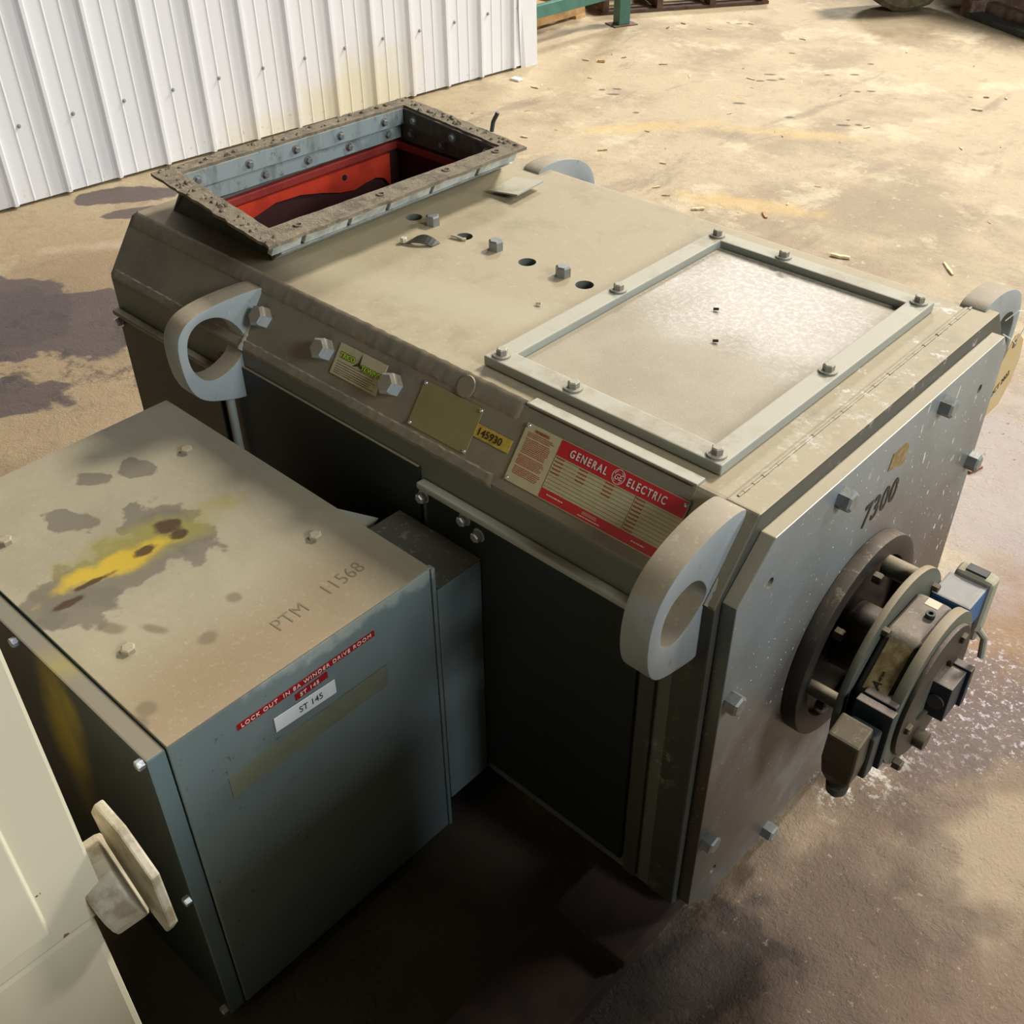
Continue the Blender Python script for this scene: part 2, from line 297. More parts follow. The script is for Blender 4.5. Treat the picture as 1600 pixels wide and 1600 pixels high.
# ------------------------------------------------------------ mesh helpers
class MB:
    def __init__(s): s.b = bmesh.new()
    def poly(s, verts, faces):
        vs = [s.b.verts.new(v) for v in verts]
        for f in faces:
            try: s.b.faces.new([vs[i] for i in f])
            except ValueError: pass
        return s
    def box(s, x0, x1, y0, y1, z0, z1):
        return s.poly([(x, y, z) for x in (x0, x1) for y in (y0, y1) for z in (z0, z1)],
                      [(0, 1, 3, 2), (4, 6, 7, 5), (0, 4, 5, 1), (2, 3, 7, 6), (0, 2, 6, 4), (1, 5, 7, 3)])
    def loft(s, loops, cap=True, closed=True):
        n = len(loops[0]); V = [v for l in loops for v in l]; F = []
        for i in range(len(loops)-1):
            for j in range(n if closed else n-1):
                k = (j+1) % n; F.append((i*n+j, i*n+k, (i+1)*n+k, (i+1)*n+j))
        if cap: F.append(tuple(range(n))[::-1]); F.append(tuple((len(loops)-1)*n+j for j in range(n)))
        return s.poly(V, F)
    def prism(s, pts, axis, a, b):
        def P(p, t): return {'x': (t, p[0], p[1]), 'y': (p[0], t, p[1]), 'z': (p[0], p[1], t)}[axis]
        return s.loft([[P(p, a) for p in pts], [P(p, b) for p in pts]])
    def ringprism(s, outer, inner, axis, a, b):
        """plate with a hole; outer and inner have the same number of points"""
        def P(p, t): return {'x': (t, p[0], p[1]), 'y': (p[0], t, p[1]), 'z': (p[0], p[1], t)}[axis]
        n = len(outer); V = [P(p, t) for t in (a, b) for q in (outer, inner) for p in q]; F = []
        for j in range(n):
            k = (j+1) % n
            F += [(j, k, n+k, n+j), (2*n+j, 3*n+j, 3*n+k, 2*n+k), (j, 2*n+j, 2*n+k, k), (n+j, n+k, 3*n+k, 3*n+j)]
        return s.poly(V, F)
    def cyl(s, p0, p1, r0, r1=None, n=24, ph=0):
        r1 = r0 if r1 is None else r1; p0, p1 = Vector(p0), Vector(p1); d = (p1-p0).normalized(); u = d.orthogonal().normalized()
        if abs(d.z) > .99: u = Vector((1, 0, 0))
        v = d.cross(u)
        return s.loft([[p+(u*math.cos(2*PI*i/n+ph)+v*math.sin(2*PI*i/n+ph))*r for i in range(n)] for p, r in ((p0, r0), (p1, r1))])
    def tube(s, pts, r, n=8):
        pts = [Vector(p) for p in pts]; loops = []; u = None
        for i, p in enumerate(pts):
            d = (pts[min(i+1, len(pts)-1)]-pts[max(i-1, 0)]).normalized()
            u = d.orthogonal().normalized() if u is None else (u-d*u.dot(d)).normalized()
            v = d.cross(u); rr = r if not isinstance(r, (list, tuple)) else r[i]
            loops.append([p+(u*math.cos(2*PI*k/n)+v*math.sin(2*PI*k/n))*rr for k in range(n)])
        return s.loft(loops)
    def mesh(s, name, mat, L=(0, 0, 0), bevel=0, smooth=False, segs=2):
        bmesh.ops.remove_doubles(s.b, verts=s.b.verts, dist=1e-6)
        bmesh.ops.recalc_face_normals(s.b, faces=s.b.faces)
        if bevel:
            es = [e for e in s.b.edges if len(e.link_faces) == 2 and e.calc_face_angle(0) > .5]
            bmesh.ops.bevel(s.b, geom=es, offset=bevel, segments=segs, affect='EDGES', profile=.6, clamp_overlap=True)
        bmesh.ops.translate(s.b, verts=s.b.verts, vec=-Vector(L))
        me = bpy.data.meshes.new(name); s.b.to_mesh(me); s.b.free()
        for m in (mat if isinstance(mat, list) else [mat]): me.materials.append(m)
        if smooth:
            for p in me.polygons: p.use_smooth = True
            try: me.set_sharp_from_angle(angle=.6)
            except Exception: pass
        return me
    def build(s, name, mat, parent=None, bevel=0, smooth=False, segs=2, loc=None):
        """world-space mesh; under a parent it is stored relative to the root's place"""
        L = world_of(parent) if parent else Vector(loc or (0, 0, 0))
        o = bpy.data.objects.new(name, s.mesh(name, mat, L, bevel, smooth, segs)); COL.objects.link(o)
        if parent: o.parent = parent
        else: o.location = L
        return o
def world_of(o):
    v = Vector((0, 0, 0))
    while o: v += Vector(o.location); o = o.parent
    return v
def tag(o, label=None, cat=None, group=None, kind=None):
    for k, v in (('label', label), ('category', cat), ('group', group), ('kind', kind)):
        if v: o[k] = v
    return o
def thing(name, loc, label, cat, group=None):
    o = bpy.data.objects.new(name, None); o.empty_display_size = .1; COL.objects.link(o); o.location = loc
    return tag(o, label, cat, group)
def inst(mesh, name, parent, loc, normal=(0, 0, 1), spin=0, scale=1):
    """one part placed from a mesh modelled about its origin (+Z outward)"""
    o = bpy.data.objects.new(name, mesh); COL.objects.link(o); o.parent = parent
    o.location = Vector(loc)-world_of(parent)
    q = Vector(normal).to_track_quat('Z', 'Y'); o.rotation_mode = 'QUATERNION'
    o.rotation_quaternion = q @ Matrix.Rotation(spin, 3, 'Z').to_quaternion(); o.scale = (scale,)*3
    return o
_deps = lambda: bpy.context.evaluated_depsgraph_get()
def text(txt, size, mat, parent, origin, xdir, ydir, lift=.0006, sx=1., sp=1., bold=0, align='LEFT', thick=.0002, name='lettering', shear=0):
    c = bpy.data.curves.new('t', 'FONT'); c.body = txt; c.size = size; c.extrude = thick; c.offset = bold; c.align_x = align; c.space_character = sp; c.shear = shear
    t = bpy.data.objects.new('t', c); COL.objects.link(t)
    me = bpy.data.meshes.new_from_object(t.evaluated_get(_deps())); bpy.data.objects.remove(t); me.materials.clear(); me.materials.append(mat)
    X, Y = Vector(xdir).normalized(), Vector(ydir).normalized(); Z = X.cross(Y); L = world_of(parent); O = Vector(origin)
    for v in me.vertices: v.co = O+X*v.co.x*sx+Y*v.co.y+Z*(v.co.z+lift)-L
    me.name = name; o = bpy.data.objects.new(name, me); COL.objects.link(o); o.parent = parent; return o
def rect_on(O, X, Y, x0, x1, y0, y1, z0, z1, mb):
    O, X, Y = Vector(O), Vector(X), Vector(Y); Z = X.cross(Y)
    P = [O+X*x+Y*y+Z*z for x in (x0, x1) for y in (y0, y1) for z in (z0, z1)]
    return mb.poly(P, [(0, 1, 3, 2), (4, 6, 7, 5), (0, 4, 5, 1), (2, 3, 7, 6), (0, 2, 6, 4), (1, 5, 7, 3)])
def hexbolt(name, mat, af, h, washer=0, wh=.003):
    b = MB()
    if washer: b.cyl((0, 0, 0), (0, 0, wh), washer, n=28)
    z0 = wh if washer else 0
    b.cyl((0, 0, z0), (0, 0, z0+h*.86), af/math.sqrt(3), n=6); b.cyl((0, 0, z0+h*.86), (0, 0, z0+h), af/math.sqrt(3)*.98, af*.44, n=6)
    return b.mesh(name, mat)
def dome(name, mat, r, h):
    b = MB(); L = [[(r*math.cos(a)*math.cos(t*PI/2*.98/4), r*math.sin(a)*math.cos(t*PI/2*.98/4), h*math.sin(t*PI/2/4)) for a in [2*PI*i/12 for i in range(12)]] for t in range(5)]
    return b.loft(L).mesh(name, mat, smooth=True)
def circ(c, r, n=32, ph=0): return [(c[0]+r*math.cos(2*PI*i/n+ph), c[1]+r*math.sin(2*PI*i/n+ph)) for i in range(n)]

# ------------------------------------------------------------ setting: floor and white sheet wall
b = MB(); b.poly([(-16, -6, 0), (10, -6, 0), (10, 22, 0), (-16, 22, 0), (-16, -6, -.1), (10, -6, -.1), (10, 22, -.1), (-16, 22, -.1)], [(0, 1, 2, 3), (7, 6, 5, 4), (0, 4, 5, 1), (1, 5, 6, 2), (2, 6, 7, 3), (3, 7, 4, 0)])
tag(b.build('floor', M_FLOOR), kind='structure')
WA = Vector((-4.351, 1.966, 0)); WD = Vector((.0890, .9960, 0)); WN = Vector((.9960, -.0890, 0))
def wp(t, off, z): return WA+WD*t+WN*off+Vector((0, 0, z))
prof = []; t = -6*.2286-.004; t_end = 2.60
k = 0
while t < t_end-.05:
    for dt, o in ((0, .016), (.014, .016), (.022, 0), (.082, 0), (.085, .0025), (.0885, .0025), (.0915, 0), (.150, 0), (.153, .0025), (.1565, .0025), (.1595, 0), (.2206, 0)):
        if t+dt < t_end: prof.append((t+dt, o))
    t += .2286
prof.append((t_end, 0))
b = MB(); prof2 = prof+[(t_end, -.03), (prof[0][0], -.03)]
b.loft([[wp(p, o, .012) for p, o in prof2], [wp(p, o, 4.2) for p, o in prof2]])
wall = tag(b.build('wall_left', M_WALL), kind='structure')
scr = hexbolt('screw', M_SCREW, .009, .006, .008, .002)
for i in range(-5, 12):
    tt = .100+.2262*(i-1)+.004 if i else -.126
    tt = -.126+.2243*i
    if tt < 2.5:
        inst(scr, 'screw', wall, wp(tt, .001, .313+random.uniform(-.003, .003)), WN)
inst(scr, 'screw', wall, wp(2.53, .006, .312), WN)
b = MB(); b.loft([[wp(2.572, .002, 0), wp(2.60, .010, 0), wp(2.685, .012, 0), wp(2.69, -.12, 0), wp(2.672, -.12, 0), wp(2.668, -.004, 0), wp(2.60, -.004, 0)],
                  [wp(2.545, .014, .30), wp(2.57, .012, .30), wp(2.676, .012, .30), wp(2.68, -.12, .30), wp(2.662, -.12, .30), wp(2.658, -.004, .30), wp(2.56, -.002, .30)],
                  [wp(2.545, .010, 4.2), wp(2.57, .012, 4.2), wp(2.676, .012, 4.2), wp(2.68, -.12, 4.2), wp(2.662, -.12, 4.2), wp(2.658, -.004, 4.2), wp(2.56, -.002, 4.2)]])
tag(b.build('trim_1', M_WALL), kind='structure')
b = MB(); b.loft([[wp(t, -.12, z) for t, z in ((-6, 0), (2.66, 0), (2.66, 4.2), (-6, 4.2))], [wp(t, -.031, z) for t, z in ((-6, 0), (2.56, 0), (2.56, 4.2), (-6, 4.2))]])
tag(b.build('wall_core', plain('grey_curb_concrete', hx(120, 112, 96), .8)), kind='structure').name = 'wall_back'

# ------------------------------------------------------------ the big motor
YL, YR, ZT, ZB = .925, 1.775, .884, .050
X0, X1 = -1.965, -.545
ML = Vector((-1.25, 1.35, 0))
motor = thing('electric_motor', ML, 'huge grey box-shaped electric motor with open red air inlet on top', 'motor')
sec = [(YL, .10), (.99, ZB), (1.70, ZB), (YR, .11), (YR, .835), (1.73, ZT), (1.006, ZT), (YL, .775)]
def boolean(me, cutters):
    o = bpy.data.objects.new('tmp', me); COL.objects.link(o); cs = []
    for c in cutters:
        co = bpy.data.objects.new('c', c); COL.objects.link(co); cs.append(co)
        md = o.modifiers.new('b', 'BOOLEAN'); md.object = co; md.solver = 'EXACT'
    r = bpy.data.meshes.new_from_object(o.evaluated_get(_deps()))
    for x in cs+[o]: bpy.data.objects.remove(x)
    return r
me = MB().prism(sec, 'x', X0, X1).mesh('housing', M_MOTOR, bevel=.006)
DX0, DX1, DY0, DY1 = -1.895, -1.60, 1.085, 1.655   # inlet opening in the top
cut = [MB().box(DX0, DX1, DY0, DY1, .42, 1.0).mesh('c', M_MOTOR)]
for x, y in ((-1.525, 1.361), (-1.387, 1.362), (-1.223, 1.359), (-1.087, 1.358)): cut.append(MB().cyl((x, y, .82), (x, y, .95), .0165, n=32).mesh('c', M_MOTOR))
me = boolean(me, cut)
for v in me.vertices: v.co -= ML
for p in me.polygons: p.use_smooth = False
housing = bpy.data.objects.new('housing', me); me.name = 'housing'; COL.objects.link(housing); housing.parent = motor
# brown chamfer skin with weld-built edges
CU = Vector((0, .081, .109)).normalized(); CX = Vector((1, 0, 0)); CO = Vector((0, .925, .775)); CN = CX.cross(CU)   # outward
if CN.y > 0: CN = -CN
def cp(x, s, h=0): return CO+CX*x+CU*s+CN*h
b = MB(); rect_on(CO+CN*.0, CX, CU, X0+.004, -.60, .004, .131, 0, .0025, b)
b.build('sloping_side_strip', M_CHAMFER, motor)
def bead(s0, s1, x0, x1, hgt, nm):
    b = MB(); n = int((x1-x0)/.006); loops = []
    for i in range(n+1):
        x = x0+(x1-x0)*i/n; w = noise.noise(Vector((x*60, s0*40, 0)))*.0016; h = hgt+noise.noise(Vector((x*110, 3, s0)))*.0018
        e = 1 if 0 < i < n else .35
        loops.append([cp(x, s0+w*1.5, 0), cp(x, s0+(s1-s0)*.2+w, h*e), cp(x, s0+(s1-s0)*.75-w, h*e*.95), cp(x, s1-w, .0)])
    b.loft(loops); return b.build(nm, M_CHAMFER, motor, smooth=True)
bead(.103, .140, -1.955, -.905, .0048, 'weld_bead'); bead(-.002, .022, -1.955, -.905, .0045, 'weld_bead')
b = MB(); b.box(-.90, -.60, 1.002, 1.022, .884, .8885); b.build('edge_strip', M_PAINTLIGHT, motor, bevel=.0015)
b = MB(); b.cyl(cp(-1.018, .118, .0), cp(-1.018, .118, .0065), .018, n=24); b.build('welded_plug', M_CHAMFER, motor, bevel=.002)
# end frame and the octagonal end plate
sec2 = [(YL-.002, .10), (.99, ZB-.002), (1.70, ZB-.002), (YR, .11), (YR, .835), (1.735, ZT+.002), (1.006, ZT+.002), (YL-.002, .775)]
b = MB(); b.prism(sec2, 'x', X1-.012, -.504); b.build('end_frame', M_MOTORFRAME, motor, bevel=.003)
b = MB(); b.box(-.605, -.58, .917, .9245, .11, .765); b.build('corner_strip', M_MOTORFRAME, motor, bevel=.002)
b = MB()
for i in range(60):
    y0 = 1.02+i*.0117; r = .0028+.0012*noise.noise(Vector((i*.7, 0, 0)))
    b.cyl((-.5475, y0, ZT+.001), (-.5475, y0+.0125, ZT+.001), r, n=8)
b.build('weld_seam', M_MOTOR, motor, smooth=True)
pl = [(.938, .105), (1.0, .052), (1.69, .052), (1.748, .105), (1.748, .823), (1.72, .856), (1.013, .856), (.938, .782)]
me = MB().prism(pl, 'x', -.504, -.481).mesh('end_plate', M_PLATE, bevel=.0015)
cut = [MB().cyl((-.55, y, z), (-.45, y, z), .0085, n=20).mesh('c', M_BLACK) for y, z in ((1.019, .775), (1.668, .778), (1.005, .135))]
me = boolean(me, cut)
for v in me.vertices: v.co -= ML
end_plate = bpy.data.objects.new('end_plate', me); me.name = 'end_plate'; COL.objects.link(end_plate); end_plate.parent = motor
hb = hexbolt('plate_bolt', M_STEEL, .030, .022)
for y, z, s in ((1.190, .822, .2), (1.505, .825, .3), (1.728, .602, .1), (.957, .595, .3), (1.185, .062, .15), (.957, .27, .2), (1.50, .075, .1)):
    inst(hb, 'plate_bolt', motor, (-.482, y, z), (1, 0, 0), s)
text('7300', .060, M_TAGTXT, motor, (-.481, 1.288, .703), (0, 1, 0), (0, 0, 1), lift=.0008, sx=.85, sp=1.12, bold=.0012, name='stencilled_number', shear=.1)
b = MB(); b.prism([(1.343, .783), (1.402, .768), (1.404, .800), (1.392, .812), (1.350, .812)], 'x', -.4812, -.4800); b.build('worn_decal', M_GOLD, motor)
# top bolts
tb = hexbolt('top_bolt', M_STEEL, .025, .019)
for x, y in ((-1.472, 1.362), (-1.303, 1.361), (-1.139, 1.361)): inst(tb, 'top_bolt', motor, (x, y, ZT), (0, 0, 1), .35)
# chamfer bolts
M_BOLTTAN = machine('dusted_bolt_paint', hx(158, 164, 166), dust=hx(140, 130, 110), up=(.3, .6))
cb = hexbolt('side_bolt', M_BOLTTAN, .034, .024)
for x in (-1.494, -1.324, -1.155): inst(cb, 'side_bolt', motor, cp(x, .068, .002), CN, .3)
# top access cover
frame_b = MB(); fz0, fz1 = ZT+.001, ZT+.018
frame_b.ringprism([(-1.028, 1.042), (-.590, 1.042), (-.590, 1.668), (-1.028, 1.668)], [(-.992, 1.080), (-.626, 1.080), (-.626, 1.634), (-.992, 1.634)], 'z', fz0, fz1)
cov = frame_b.build('access_cover_frame', M_PAINTLIGHT, motor, bevel=.0025)
b = MB(); b.box(-.990, -.628, 1.082, 1.632, ZT+.001, ZT+.005); b.build('cover_panel', M_COVER, cov)
M_BOLTPALE = machine('pale_dusty_bolt', hx(140, 138, 124), dust=hx(178, 170, 148))
fb = hexbolt('cover_bolt', M_BOLTPALE, .016, .010, .0145, .003)
for i, (x, y) in enumerate(((-1.006, 1.060), (-.862, 1.060), (-.610, 1.060), (-.609, 1.352), (-.609, 1.648), (-.868, 1.650), (-1.008, 1.648), (-1.008, 1.352))):
    inst(fb, 'cover_bolt', cov, (x, y, fz1), (0, 0, 1), i*.5)
# lifting lugs
def arc_pts(c, r, a0, a1, n): return [(c[0]+r*math.cos(a0+(a1-a0)*i/n), c[1]+r*math.sin(a0+(a1-a0)*i/n)) for i in range(n+1)]
def resample(poly, n):
    L = [0]; P = [Vector(p) for p in poly]; P.append(P[0])
    for i in range(len(P)-1): L.append(L[-1]+(P[i+1]-P[i]).length)
    out = []
    for k in range(n):
        t = L[-1]*k/n; i = max(j for j in range(len(L)-1) if L[j] <= t+1e-9); f = (t-L[i])/max(1e-9, L[i+1]-L[i]); out.append(tuple(P[i].lerp(P[i+1], f)))
    return out
def lug_outline(flip):
    o = [(1.006, .880), (.998, .893), (.963, .897), (.925, .895), (.888, .886), (.860, .876), (.835, .860), (.818, .840), (.808, .815), (.804, .785), (.805, .755), (.812, .728), (.826, .708), (.846, .697), (.885, .686), (.935, .676), (.945, .74), (.950, .79), (.975, .835)]
    h = [(.928, .800), (.915, .822), (.895, .836), (.872, .836), (.850, .828), (.836, .812), (.830, .790), (.832, .768), (.845, .753), (.868, .750), (.893, .760), (.912, .774), (.926, .786)]
    if flip: f = lambda p: (2*1.347-p[0], p[1]); o = [f(p) for p in o]; h = [f(p) for p in h]
    return o, h
def chaikin(P, n=2):
    for _ in range(n):
        Q = []
        for i in range(len(P)):
            a, b_ = P[i], P[(i+1) % len(P)]; Q += [(a[0]*.75+b_[0]*.25, a[1]*.75+b_[1]*.25), (a[0]*.25+b_[0]*.75, a[1]*.25+b_[1]*.75)]
        P = Q
    return P
LUG2 = ([(1.000, .868), (.975, .874), (.891, .876), (.837, .868), (.812, .850), (.802, .825), (.802, .783), (.808, .742), (.826, .710), (.860, .692), (.935, .670), (.945, .70), (.945, .766), (.98, .84)],
        [(.938, .798), (.915, .834), (.888, .853), (.852, .856), (.826, .838), (.818, .802), (.823, .770), (.842, .743), (.870, .736), (.912, .750), (.930, .773)])
def lug(x_front, thick, flip, nm='lifting_lug', dy=0, dz=0, shape=None):
    o, h = shape or lug_outline(flip); o, h = chaikin(o), chaikin(h)
    o = [(p[0]+dy, p[1]+dz) for p in o]; h = [(p[0]+dy, p[1]+dz) for p in h]
    def align(poly, n):
        c = Vector((sum(p[0] for p in h)/len(h), sum(p[1] for p in h)/len(h))); out = []
        P = poly+[poly[0]]
        for k in range(n):
            a = 2*PI*k/n; d = Vector((math.cos(a), math.sin(a))); best = None
            for i in range(len(P)-1):
                p, q = Vector(P[i]), Vector(P[i+1]); e = q-p; den = d.x*e.y-d.y*e.x
                if abs(den) < 1e-12: continue
                w = p-c; t = (w.x*e.y-w.y*e.x)/den; u = (w.x*d.y-w.y*d.x)/den
                if t > 0 and -1e-6 <= u <= 1+1e-6 and (best is None or t > best): best = t
            out.append(tuple(c+d*best))
        return out
    b = MB(); b.ringprism(align(o, 96), align(h, 96), 'x', x_front-thick, x_front)
    return b.build(nm, M_LUG, motor, bevel=.003, segs=2, smooth=True)
lug(-.522, .045, False)
lug(-1.525, .045, False, shape=LUG2)
lug(-1.490, .045, True)
lug(-.522, .045, True, dy=.026)
for xf, dy in ((-.522, 0), (-1.525, -.004)):
    b = MB(); loops = []
    for i in range(26):
        t = i/25; p = Vector((xf+.001, 1.004-.078*t+dy, .866-.092*t)); r = .0065+.002*noise.noise(Vector((i*.9, xf, 0)))
        loops.append(p)
    b.tube(loops, [.006+.0025*noise.noise(Vector((i*1.3, xf, 2))) for i in range(26)], 8); b.build('weld_bead', M_LUG, motor, smooth=True)
# side covers, rails, rod and clips on the dark left face
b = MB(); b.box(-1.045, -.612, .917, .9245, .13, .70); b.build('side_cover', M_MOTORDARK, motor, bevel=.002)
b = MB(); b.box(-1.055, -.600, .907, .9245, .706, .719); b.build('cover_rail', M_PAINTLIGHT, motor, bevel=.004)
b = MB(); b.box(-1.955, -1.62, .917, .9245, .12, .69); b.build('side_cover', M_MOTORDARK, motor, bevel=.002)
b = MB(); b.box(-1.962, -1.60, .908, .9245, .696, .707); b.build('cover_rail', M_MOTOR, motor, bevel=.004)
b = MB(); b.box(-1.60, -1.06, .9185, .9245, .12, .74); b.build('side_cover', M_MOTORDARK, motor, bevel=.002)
rb = hexbolt('cover_latch_bolt', M_BRIGHT, .016, .012, .012, .002)
for x, z in ((-1.95, .682), (-1.048, .689), (-.955, .692), (-.925, .676)): inst(rb, 'cover_latch_bolt', motor, (x, .9175, z), (0, -1, 0), .4)
b = MB(); b.tube([(-1.563, .905, .70), (-1.563, .905, .05)], .0085, 12); b.build('drain_pipe', M_PAINTLIGHT, motor, smooth=True)
# feet
for x0, x1 in ((-.66, -.508), (-1.95, -1.79)):
    b = MB(); b.box(x0, x1, .80, .95, .048, .075); b.build('mounting_foot', M_SKID, motor, bevel=.004)
    b = MB(); b.box(x0, x1, 1.74, 1.89, .048, .075); b.build('mounting_foot', M_SKID, motor, bevel=.004)

# inlet collar
col = None
TA = [(-1.478, .985), (-1.925, 1.040), (-1.895, 1.690), (-1.470, 1.632)]       # outer flange, z .96
TI = [(-1.540, 1.033), (-1.885, 1.082), (-1.855, 1.648), (-1.515, 1.600)]
BA = [(-1.580, 1.058), (-1.912, 1.064), (-1.905, 1.678), (-1.578, 1.672)]      # foot on the housing
ZF = .958
def edge_loop(c4, per, amp, seed):
    out = []
    for i in range(4):
        p, q = Vector(c4[i]), Vector(c4[(i+1) % 4])
        for k in range(per):
            v = p.lerp(q, k/per); w = amp*noise.noise(Vector((v.x*45+seed, v.y*45, seed))); nrm = Vector((-(q-p).y, (q-p).x)).normalized()
            v = v+nrm*w*(0 if k == 0 else 1); out.append((v.x, v.y))
    return out
def collar_wall(i, mat, nm, parent, inset=0, z0=ZT, z1=ZF):
    b = MB(); p0, q0 = Vector(BA[i]), Vector(BA[(i+1) % 4]); p1, q1 = Vector(TI[i]), Vector(TI[(i+1) % 4]); n = 20
    nr = Vector((-(q0-p0).y, (q0-p0).x)).normalized(); c = Vector((-1.73, 1.37))
    if nr.dot(c-p0) < 0: nr = -nr
    L = []
    for j, (u, off) in enumerate(((0, 0), (.5, .008), (1, 0))):
        row = []; row2 = []
        for k in range(n+1):
            v = p0.lerp(q0, k/n).lerp(p1.lerp(q1, k/n), u); w = .003*noise.noise(Vector((k*.5, i*5, u*3)))
            z = z0+(z1-z0)*u; row.append(Vector((v.x, v.y, z))+Vector((nr.x, nr.y, 0))*(w+off)); row2.append(row[-1]+Vector((nr.x, nr.y, 0))*.003)
        L.append((row, row2))
    V = []; idx = {}
    for j, (r1, r2) in enumerate(L):
        for s_, r in enumerate((r1, r2)):
            for k, v in enumerate(r): idx[(j, s_, k)] = len(V); V.append(v)
    F = []
    for j in range(2):
        for k in range(n):
            for s_ in (0, 1): F.append((idx[j, s_, k], idx[j, s_, k+1], idx[j+1, s_, k+1], idx[j+1, s_, k]))
    for k in range(n):
        for j in (0, 2): F.append((idx[j, 0, k], idx[j, 0, k+1], idx[j, 1, k+1], idx[j, 1, k]))
    for j in range(2):
        for k in (0, n): F.append((idx[j, 0, k], idx[j+1, 0, k], idx[j+1, 1, k], idx[j, 1, k]))
    b.poly(V, F); return b.build(nm, mat, parent, smooth=True)
b = MB(); o1 = edge_loop(TA, 26, .005, 1.3); i1 = edge_loop(TI, 26, .0025, 7.7)
b.ringprism(o1, i1, 'z', ZF, ZF+.006)
flange = b.build('inlet_flange', M_DIRTY, motor)
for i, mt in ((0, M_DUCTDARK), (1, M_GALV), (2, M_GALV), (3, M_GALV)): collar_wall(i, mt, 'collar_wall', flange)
# second folded lip under the front edge, light grey angle pieces with gaps
pF0, pF1 = Vector((-1.486, 1.000)), Vector((-1.478, 1.622))
segs = [(0, .10), (.115, .27), (.285, .42), (.435, .60), (.615, .80), (.815, .985)]
for a_, b_ in segs:
    p, q = pF0.lerp(pF1, a_), pF0.lerp(pF1, b_)
    b = MB(); b.loft([[Vector((p.x-.012, p.y, ZF-.002)), Vector((p.x, p.y, ZF-.003)), Vector((p.x-.010, p.y, ZF-.022)), Vector((p.x-.022, p.y, ZF-.020))],
                      [Vector((q.x-.012, q.y, ZF-.002)), Vector((q.x, q.y, ZF-.003)), Vector((q.x-.010, q.y, ZF-.022)), Vector((q.x-.022, q.y, ZF-.020))]])
    b.build('angle_strip', M_WHITEZINC, flange, bevel=.001)
b = MB(); b.loft([[(-1.520, 1.035, ZF-.024), (-1.497, 1.022, ZF-.026), (-1.572, 1.052, ZT+.002), (-1.590, 1.066, ZT+.002)], [(-1.515, 1.60, ZF-.024), (-1.490, 1.612, ZF-.026), (-1.572, 1.668, ZT+.002), (-1.590, 1.656, ZT+.002)]])
b.build('sloping_lip', M_WHITEZINC, flange, bevel=.001)
# dirt and scab ridges along the flange
for sd, (p, q) in enumerate(((TA[0], TA[1]), (TA[2], TA[3]), (TA[1], TA[2]))):
    b = MB(); p, q = Vector(p), Vector(q)
    for k in range(42):
        t_ = random.random(); v = p.lerp(q, t_); ins = (Vector((-1.70, 1.34))-v).normalized()*random.uniform(.006, .034); v = v+ins; r = random.uniform(.003, .008)
        b.cyl((v.x, v.y, ZF+.003), (v.x+random.uniform(-.004, .004), v.y+random.uniform(-.004, .004), ZF+.006+r*.5), r, r*.4, n=6, ph=random.random()*3)
    tag(b.build('dirt_crust', M_DIRTY, flange), kind='stuff')
fb2 = MB(); fb2.ringprism(circ((0, 0), .0085, 16), circ((0, 0), .0055, 16), 'z', 0, .0025); slot = fb2.mesh('flange_hole', M_DIRTY)
for t_ in (.10, .42, .70, .93):
    v = Vector((-1.512, 1.015)).lerp(Vector((-1.497, 1.612)), t_); inst(slot, 'flange_hole', flange, (v.x, v.y, ZF+.006))
b = MB(); b.tube([(-1.60, 1.665, ZF), (-1.597, 1.667, ZF+.020), (-1.588, 1.672, ZF+.040)], .0045, 8); b.build('loose_stud', M_DARKSTEEL, flange)
b = MB(); rect_on((-1.475, 1.545, ZT+.008), (.97, .1, .10), (-.1, .995, 0), -.02, .055, 0, .09, 0, .003, b); b.build('bent_tab', M_PAINTLIGHT, flange)
# inner strips with bolt heads: back wall and right wall, upper + lower
ib = hexbolt('collar_bolt', M_STEEL, .012, .007, .0095, .0015)
def inner_strip(p, q, z0, z1, mat, nrm, bolts, nm, th=.004):
    b = MB(); p, q, nrm = Vector(p), Vector(q), Vector(nrm); n = 24; A = []; Bq = []
    for k in range(n+1):
        v = p.lerp(q, k/n); w = .0015*noise.noise(Vector((k*.7, z0*50, 1)))
        A.append((v, w))
    V = []
    for v, w in A:
        for z, h in ((z0, 0), (z0, th+w), (z1, th+w), (z1, 0)): V.append((v.x+nrm.x*h, v.y+nrm.y*h, z+w))
    F = []
    for k in range(n):
        for j in range(4): F.append((k*4+j, k*4+(j+1) % 4, (k+1)*4+(j+1) % 4, (k+1)*4+j))
    F += [(0, 1, 2, 3), (n*4, n*4+3, n*4+2, n*4+1)]
    b.poly(V, F); s = b.build(nm, mat, flange, smooth=False)
    for t_ in bolts:
        v = p.lerp(q, t_); inst(ib, 'collar_bolt', flange, (v.x+nrm.x*th, v.y+nrm.y*th, (z0+z1)/2), (nrm.x, nrm.y, 0))
    return s
inner_strip((-1.884, 1.09), (-1.855, 1.64), .925, .958, M_GALV, (1, -.05), (.04, .26, .47, .68, .9), 'upper_inner_strip')
inner_strip((-1.892, 1.09), (-1.872, 1.645), .890, .922, M_GALV, (1, -.05), (.33, .53, .73, .93), 'lower_inner_strip')
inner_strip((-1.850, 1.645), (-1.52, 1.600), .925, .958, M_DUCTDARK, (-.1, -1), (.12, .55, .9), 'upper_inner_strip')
inner_strip((-1.865, 1.652), (-1.58, 1.640), .888, .922, M_DUCTDARK, (-.1, -1), (.12, .48), 'lower_inner_strip')
